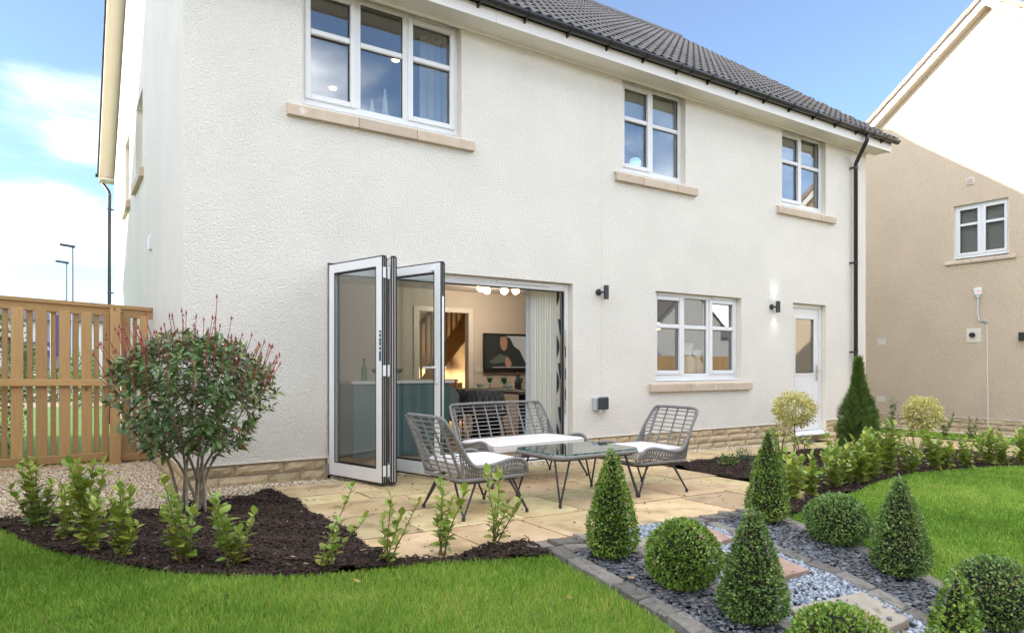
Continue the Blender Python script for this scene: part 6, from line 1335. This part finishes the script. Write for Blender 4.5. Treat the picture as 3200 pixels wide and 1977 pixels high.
# photinia
def photinia(x, y):
    r = random.Random(21); rg = np.random.RandomState(21); t = thing('photinia', 'large dark green photinia bush with red upright shoots and bare grey stems', 'shrub', (x, y, 0.0))
    tips = []; tr = MB(); nodes = []
    R = Vector((.834, -.551, 0)); Fw = Vector((.551, .834, 0))
    for i in range(11):
        a = 2*PI*i/11+r.uniform(-.2, .2); rad = r.uniform(.25, .62); b0 = Vector((r.uniform(-.09, .09), r.uniform(-.09, .09), -.02)); top = Vector((rad*math.cos(a), rad*math.sin(a), r.uniform(.85, 1.15)))
        P = smooth([b0, b0.lerp(top, .3)+Vector((-.05*math.cos(a), -.05*math.sin(a), .10)), b0.lerp(top, .62)+Vector((r.uniform(-.03, .03), r.uniform(-.03, .03), .05)), top], 4)
        tr.tube(P, [.0125-.009*q/(len(P)-1) for q in range(len(P))], 7)
        for q in range(5): 
            g = .42+.55*q/5; p = P[int(g*(len(P)-1))]; e = p+Vector((r.uniform(-.22, .22), r.uniform(-.22, .22), r.uniform(.08, .30))); m = p.lerp(e, .5)+Vector((0, 0, -.02)); tr.tube([p, m, e], [.006, .0045, .0025], 5); nodes += [m, e]
        nodes += P[len(P)//2:]
    tr.build('trunk', 'bark', t)
    # crown: flattened dome, leaves in whorls on short twigs
    tw = MB(); LP = []; LD = []; LS = []
    for i in range(660):
        a = r.uniform(0, 2*PI); u = r.random()**.5; zt = r.random()**.9; rad = u*float(np.interp(zt, (0, .2, .45, .7, .88, 1), (.33, .51, .625, .61, .50, .30)))
        c = Vector((rad*math.cos(a), rad*math.sin(a), .50+.86*zt-.05*u*u))
        d = Vector((math.cos(a)*u, math.sin(a)*u, .55+.5*zt)).normalized(); b = c-d*.11; tw.tube([b, b.lerp(c, .5)+Vector((r.uniform(-.008, .008), r.uniform(-.008, .008), 0)), c], [.0032, .0026, .0016], 4)
        for q in range(r.randint(5, 8)):
            g = q/7; p = b.lerp(c, .25+.75*g); az = q*2.4+r.uniform(-.3, .3); e1 = d.orthogonal().normalized(); e2 = d.cross(e1)
            ld = (e1*math.cos(az)+e2*math.sin(az))*(1.0-.35*g)+d*(.25+.7*g)+Vector((0, 0, -.12)); LP.append(p); LD.append(ld); LS.append(.074*r.uniform(.6, 1.2))
    tw.build('twigs', 'bark', t)['kind'] = 'stuff'
    camd = Vector(cam.location)-Vector((x, y, 0)); order = sorted(range(len(LP)), key=lambda i: (LP[i]-camd).length-LS[i]*12); big = set(order[:300])
    PLm = [leaf_mesh('leaf', 'leaf_phot', 1, .42, .3, c, 4, .9) for c in (.1, .22, .34)]
    for i in order[:300]:
        o = link('leaf', r.choice(PLm), t, LP[i]); o.rotation_mode = 'QUATERNION'; o.rotation_quaternion = quat_of(LD[i], r.uniform(-.5, .5)); o.scale = (LS[i],)*3
    re = [i for i in range(len(LP)) if i not in big]; n = len(re); v, f = leaf_arr(1, .42, .3, .22)
    o = link('crown', scatter('crown', v, f, np.array([tuple(LP[i]) for i in re]), dirmats(rg, np.array([tuple(LD[i]) for i in re]), .5), np.array([LS[i] for i in re])[:, None]*np.ones((n, 3)), 'leaf_phot_m', rg.rand(n)), t); o['kind'] = 'stuff'
    for i in range(96):    # red shoots with budded tips
        a = r.uniform(0, 2*PI); u = r.random()**.6*.60; c = Vector((u*math.cos(a), u*math.sin(a), 1.22-.30*(u/.6)**2)); side = -(c.dot(R))
        lenm = r.uniform(.10, .27)*(1.25 if -.1 < c.dot(R) < .25 else 1); 
        if side > .25: lenm = r.uniform(.15, .34)
        if i == 0: c = R*.16+Vector((0, 0, 1.20)); lenm = .42
        lean = Vector((c.x*.35, c.y*.35, 0)) - (R*.10 if side > .2 else Vector()); P = [c, c+lean*.1+Vector((r.uniform(-.01, .01), r.uniform(-.01, .01), lenm*.5)), c+lean*.35+Vector((r.uniform(-.01, .01), 0, lenm))]
        k = MB(); k.tube(P, [.0034, .003, .0024], 5); tp = P[-1]
        k.tube([tp+Vector((0, 0, -.012)), tp+Vector((0, 0, .0)), tp+Vector((0, 0, .022))], [.003, .007, .0012], 6)
        for q in range(r.randint(1, 3)):
            az = r.uniform(0, 6.28); s = r.uniform(.018, .034); st = len(k.v); k.add([(0, 0, 0), (-.25*s, .5*s, .03*s), (0, s, 0), (.25*s, .5*s, .03*s)], [(0, 1, 2, 3)]); k.tf(Matrix.Translation(tp-Vector((0, 0, r.uniform(0, .05)))) @ quat_of((math.cos(az), math.sin(az), .5), 0).to_matrix().to_4x4(), st)
        k.build('shoot', 'red_shoot', t)
photinia(-.07, -1.09)

# variegated standards
def standard(x, y, h, cw, chh, seed, label):
    rg = np.random.RandomState(seed); t = thing('euonymus_standard', label, 'shrub', (x, y, zgf(x, y)), group='variegated euonymus standards'); cz = h-chh/2
    k = MB(); k.tube([(0, 0, -.02), (.006, 0, cz*.5), (0, .004, cz-.05)], [.013, .011, .009], 7); k.build('trunk', 'bark', t)
    k = MB()
    for i in range(26):
        v = rg.normal(0, 1, 3); v /= np.linalg.norm(v); k.tube([(0, 0, cz-chh*.42), (v[0]*cw*.18, v[1]*cw*.18, cz-chh*.2+v[2]*chh*.1), (v[0]*cw*.42, v[1]*cw*.42, cz+v[2]*chh*.40)], [.004, .003, .0015], 4)
    k.build('twigs', 'bark', t)
    n = 2400; v = rg.normal(0, 1, (n, 3)); v /= np.linalg.norm(v, axis=1, keepdims=True); rad = rg.uniform(.55, 1.03, n)*(1+.10*np.sin(v[:, 0]*5+seed)*np.sin(v[:, 2]*4+v[:, 1]*3)); P = v*rad[:, None]*np.array((cw/2, cw/2, chh/2))+np.array((0, 0, cz))
    m = 60; sp = np.stack([np.full(m, .834*cw*.45)+rg.uniform(0, .09, m), np.full(m, -.551*cw*.45)+rg.normal(0, .02, m), np.full(m, cz-.02)+rg.uniform(-.02, .10, m)], -1); P = np.concatenate([P, sp]); v = np.concatenate([v, np.tile((.6, -.3, .7), (m, 1))]); n += m
    D = v+rg.normal(0, .6, (n, 3)); lv, lf = leaf_arr(1, .42, .3, .15)
    # each leaf: cream margin with a smaller green blade laid on it
    R_ = dirmats(rg, D, .7); s = .050*rg.uniform(.7, 1.2, n)[:, None]*np.ones((n, 3))
    o = link('crown', scatter('crown', lv, lf, P, R_, s, 'leaf_euon', rg.uniform(.45, 1, n)), t); o['kind'] = 'stuff'
    P2 = P+np.einsum('nij,j->ni', R_, np.array((0, .15, .03)))*s; o = link('leaf_centres', scatter('leaf_centres', lv, lf, P2, R_, s*np.array((.34, .55, 1)), 'leaf_euon', rg.uniform(0, .22, n)), t); o['kind'] = 'stuff'
standard(7.22, -1.20, .83, .52, .45, 31, 'yellow variegated ball-headed standard left of the back door')
standard(8.98, -1.98, .77, .46, .43, 32, 'yellow variegated ball-headed standard before the beige gable')
# thuja
def thuja(x, y, h, w):
    rg = np.random.RandomState(77); t = thing('conifer', 'dense green cone-shaped conifer at the house corner by the downpipe', 'conifer', (x, y, zgf(x, y)))
    prof_h = np.array([0, .06, .2, .38, .52, .63, .73, .86, 1.0])*h; prof_r = np.array([.62, .92, 1.0, .90, .72, .48, .27, .12, .02])*w/2
    k = MB(); k.tube([(0, 0, -.03), (0, 0, h*.95)], [.03, .004], 8); k.build('trunk', 'bark', t)
    k = MB(); k.lathe([(max(.003, r*.72), z) for z, r in zip(prof_h[:-1], prof_r[:-1])], n=16); k.build('inner_growth', 'core', t, smooth=True)
    n = 5200; zz = h*rg.rand(n)**1.25; rr = np.interp(zz, prof_h, prof_r); az = rg.uniform(0, 2*PI, n); lump = 1+.13*np.sin(az*4+zz*9)+.10*np.sin(az*9-zz*21); R_ = rr*lump*rg.uniform(.70, 1.02, n)*(1+(rg.rand(n) < .06)*rg.uniform(0, .22, n))
    P = np.stack([R_*np.cos(az), R_*np.sin(az), zz], -1); D = np.stack([np.cos(az)*.55, np.sin(az)*.55, np.full(n, .9)], -1)+rg.normal(0, .28, (n, 3))
    # spray: five narrow lobes fanned in one plane
    v = []; f = []
    for a, l in ((-.9, .5), (-.45, .8), (0, 1.0), (.45, .8), (.9, .5)):
        o = len(v); c, s_ = math.cos(a), math.sin(a); b0 = .12*abs(a)
        v += [(0, b0, 0), (l*s_*.55-.045, b0+l*c*.55, .02), (l*s_, b0+l*c, -.03), (l*s_*.55+.045, b0+l*c*.55, .02)]; f += [(o, o+1, o+2), (o, o+2, o+3)]
    s = .072*rg.uniform(.55, 1.35, n)[:, None]*np.ones((n, 3))
    o = link('crown', scatter('crown', np.array(v), np.array(f), P, dirmats(rg, D, 1.6), s, 'thuja', np.clip(rg.beta(2, 2.4, n)+(zz > h*.78)*.2*rg.rand(n), 0, 1)), t); o['kind'] = 'stuff'
thuja(7.0, -2.20, 1.24, .45)
# spotted laurels, small shrubs
AL = leaf_mesh('leaf', 'leaf_auc', 1, .36, .2, .3, 4, .9)
def aucuba(x, y, h, w, seed, label):
    r = random.Random(seed); t = thing('spotted_laurel', label, 'shrub', (x, y, zgf(x, y)+.01), group='yellow spotted laurels')
    for i in range(6):
        a = 2*PI*i/6; tp = Vector((w*.3*math.cos(a), w*.3*math.sin(a), h*r.uniform(.65, .95))); k = MB(); k.tube([(0, 0, -.02), tp*.5, tp], [.006, .005, .003], 5); k.build('stem', 'stem_gris', t)
        for q in range(7):
            az = q*2.4+a; el = r.uniform(-.1, .5); o = link('leaf', AL, t, tp*(.75+.25*q/6)); o.rotation_mode = 'QUATERNION'; o.rotation_quaternion = quat_of((math.cos(az)*math.cos(el), math.sin(az)*math.cos(el), math.sin(el)), r.uniform(-.3, .3)); s = r.uniform(.09, .13); o.scale = (s, s, s)
aucuba(6.85, -1.25, .46, .40, 1, 'spotted laurel peeping over the top of the farthest box cone'); aucuba(6.55, -1.75, .34, .36, 2, 'spotted laurel under the left variegated standard'); aucuba(8.42, -2.18, .42, .50, 3, 'spotted laurel with bright yellow leaves under the right variegated standard')
def tuft(x, y, h, w, seed, label, mat, n, lsz, lw, name, up=.8):
    rg = np.random.RandomState(seed); t = thing(name, label, 'shrub', (x, y, zgf(x, y)+.01)); v = rg.normal(0, 1, (n, 3)); v[:, 2] = np.abs(v[:, 2]); v /= np.linalg.norm(v, axis=1, keepdims=True); P = v*rg.uniform(.15, 1, (n, 1))*np.array((w/2, w/2, h*.85)); lv, lf = leaf_arr(1, lw, .2, .1); D = v+np.array((0, 0, up))+rg.normal(0, .35, (n, 3))
    o = link('foliage', scatter('foliage', lv, lf, P, dirmats(rg, D), lsz*rg.uniform(.7, 1.2, n)[:, None]*np.ones((n, 3)), mat, rg.rand(n)), t); o['kind'] = 'stuff'
    k = MB(); r = random.Random(seed)
    for i in range(9): a = r.uniform(0, 6.28); k.tube([(0, 0, -.02), (w*.3*math.cos(a), w*.3*math.sin(a), h*.6)], [.003, .0015], 4)
    k.build('stems', 'stem_gris', t)
tuft(5.42, -1.60, .19, .25, 5, 'low leafy shrub at the bed corner by the chair', 'leaf_far', 110, .055, .5, 'low_shrub', .3)
tuft(6.0, -1.33, .19, .24, 6, 'grey-green lavender tuft nearer the house wall', 'lav', 700, .045, .09, 'lavender'); tuft(5.42, -1.98, .18, .20, 7, 'grey-green lavender tuft beside the farthest box cone', 'lav', 600, .045, .09, 'lavender')
# clipped hedge and shrubs beyond the fence
def bush(name, label, cat, loc, size, n, lsz, seed, mat='leaf_far', tree=False):
    rg = np.random.RandomState(seed); t = thing(name, label, cat, loc); k = MB(); sx, sy, sz = size
    k.tube([(0, 0, -.1), (0, 0, sz*.6)], [.05, .02], 7); k.build('trunk', 'bark', t)
    z0 = sz*.35 if tree else 0.0
    v = rg.uniform(-1, 1, (n*2, 3)); v = v[(np.abs(v)**4).sum(1) < 1][:n]; v = v/np.maximum(.05, ((np.abs(v)**4).sum(1)**.25))[:, None]*rg.uniform(.6, 1.02, (len(v), 1)); P = v*np.array((sx/2, sy/2, (sz-z0)/2))+np.array((0, 0, z0+(sz-z0)/2)); lv, lf = leaf_arr(1, .55, .2, .1); m = len(P)
    o = link('crown', scatter('crown', lv, lf, P, dirmats(rg, v+rg.normal(0, .6, (m, 3)), .8), lsz*rg.uniform(.7, 1.3, m)[:, None]*np.ones((m, 3)), mat, rg.rand(m)), t); o['kind'] = 'stuff'
bush('hedge', 'clipped green hedge behind the left fence slats', 'hedge', (-1.75, 4.6, -.1), (.9, 1.2, 1.95), 2600, .06, 1)
bush('hedge', 'low green hedge along the front garden beyond the fence', 'hedge', (-.7, 22.3, -.1), (6.5, .9, 1.0), 5200, .10, 2, 'leaf_far')
bush('shrub', 'upright shrub beyond the fence, left of the post', 'shrub', (-.35, 16.3, -.1), (.7, .7, 1.7), 1200, .08, 3); bush('shrub', 'small upright shrub beyond the fence, farther right', 'shrub', (.55, 18.5, -.1), (.7, .7, 1.5), 1000, .08, 4)
bush('tree', 'small clipped tree before the show house, left one', 'tree', (-3.4, 58, -.1), (1.8, 1.8, 3.0), 900, .22, 5, 'leaf_far', True); bush('tree', 'slim dark conifer before the show house', 'tree', (.7, 52, -.1), (.7, .7, 2.4), 700, .16, 6, 'thuja'); bush('hedge', 'dark hedge along the foot of the show house', 'hedge', (-3, 60.5, -.1), (9, 1, 1.1), 2000, .2, 7, 'thuja')

# ================================================================ GRASS
def grass(name, poly, dens, label, h0, h1, w0, seed, excl=()):
    rg = np.random.RandomState(seed); X, Y = sample(rg, poly, dens)
    d = np.hypot(X-cam.location.x, Y-cam.location.y); keep = rg.rand(len(X)) < np.clip(3.6/np.maximum(d, .1), .22, 1.0)**1.15; X = X[keep]; Y = Y[keep]; d = d[keep]
    n = len(X); Z = zg(X, Y)-.004; az = rg.uniform(0, 2*PI, n); H = rg.uniform(h0, h1, n)*(.85+.25*np.sin(X*5.1)*np.sin(Y*4.3)+.2*rg.rand(n)); wd = w0*np.clip(d/3.4, .9, 2.2)*rg.uniform(.7, 1.2, n); lean = np.abs(rg.normal(.35, .30, n))*H; la = rg.uniform(0, 2*PI, n)
    cx, sx = np.cos(az)*wd/2, np.sin(az)*wd/2; lx, ly = np.cos(la)*lean, np.sin(la)*lean
    V = np.zeros((n, 5, 3)); V[:, 0] = np.stack([X-cx, Y-sx, Z], -1); V[:, 1] = np.stack([X+cx, Y+sx, Z], -1); V[:, 2] = np.stack([X+cx*.8+lx*.35, Y+sx*.8+ly*.35, Z+H*.6], -1); V[:, 3] = np.stack([X-cx*.8+lx*.35, Y-sx*.8+ly*.35, Z+H*.6], -1); V[:, 4] = np.stack([X+lx, Y+ly, Z+H*.98], -1)
    base = (np.arange(n)*5)[:, None, None]; F = (np.array([(0, 1, 2), (0, 2, 3), (3, 2, 4)])[None]+base).reshape(-1, 3)
    pat = .5+.22*np.sin(X*2.3+1.1*np.sin(Y*1.7))+.16*np.sin(Y*3.1+X)+.18*np.sin(X*9.1+2*np.sin(Y*7.3))*np.sin(Y*8.7); c = np.clip(rg.normal(.42, .19, n)+.6*(pat-.5)+(rg.rand(n) > .945)*.5, 0, 1)
    stuff(name, np_mesh(name, V.reshape(-1, 3), F, 'grass', np.repeat(c, 5)), label, 'grass')
grass('grass', [(-2.4, -.2), (-1.35, -.35)]+LAWN_F[:15]+[(1.44, -5.4), (-1.4, -4.6), (-2.4, -2.8)], 22000, 'short green blades of the front left lawn', .021, .044, .0037, 1)
grass('grass', LAWN_R[:8]+[(12.0, -4.4), (12.0, -5.2), (6.5, -5.4), (3.42, -5.4)]+LAWN_R[11:], 19000, 'short green blades of the right lawn', .021, .042, .0040, 2)
grass('grass', [(11.78, -3.6), (14.9, -3.6), (14.9, 1.8), (11.78, 1.8)], 2600, 'thin strip of grass by the beige gable', .03, .055, .008, 3)
# a few fallen leaves
FLM = leaf_mesh('fallen_leaf', 'lime_moss', 1, .55, .35, -.25, 4, .9)
for i, (x, y, dz, lab) in enumerate(((1.20, -4.05, .045, 'on the front lawn, beside the sett edging'), (5.5, -3.75, .05, 'bright on the right lawn'), (4.6, -4.05, .05, 'on the right lawn near the box ball'), (2.95, -4.95, .03, 'on the slate by the right box cone'), (1.72, -3.95, .03, 'on the slate by the front box ball'), (2.1, -2.95, .012, 'on the patio near the front edge'), (2.65, -1.55, .012, 'on the patio under the table'), (2.6, -4.95, .03, 'by the large grey stepping stone'), (.35, -3.42, .04, 'at the front lawn edge'))):
    o = link('fallen_leaf', FLM, None, (x, y, zgf(x, y)+dz)); o.rotation_euler = (random.uniform(-.3, .3), random.uniform(-.3, .3), i*1.7); s = .042; o.scale = (s, s, s); tag(o, 'small curled fallen leaf '+lab, 'leaf', 'fallen leaves')
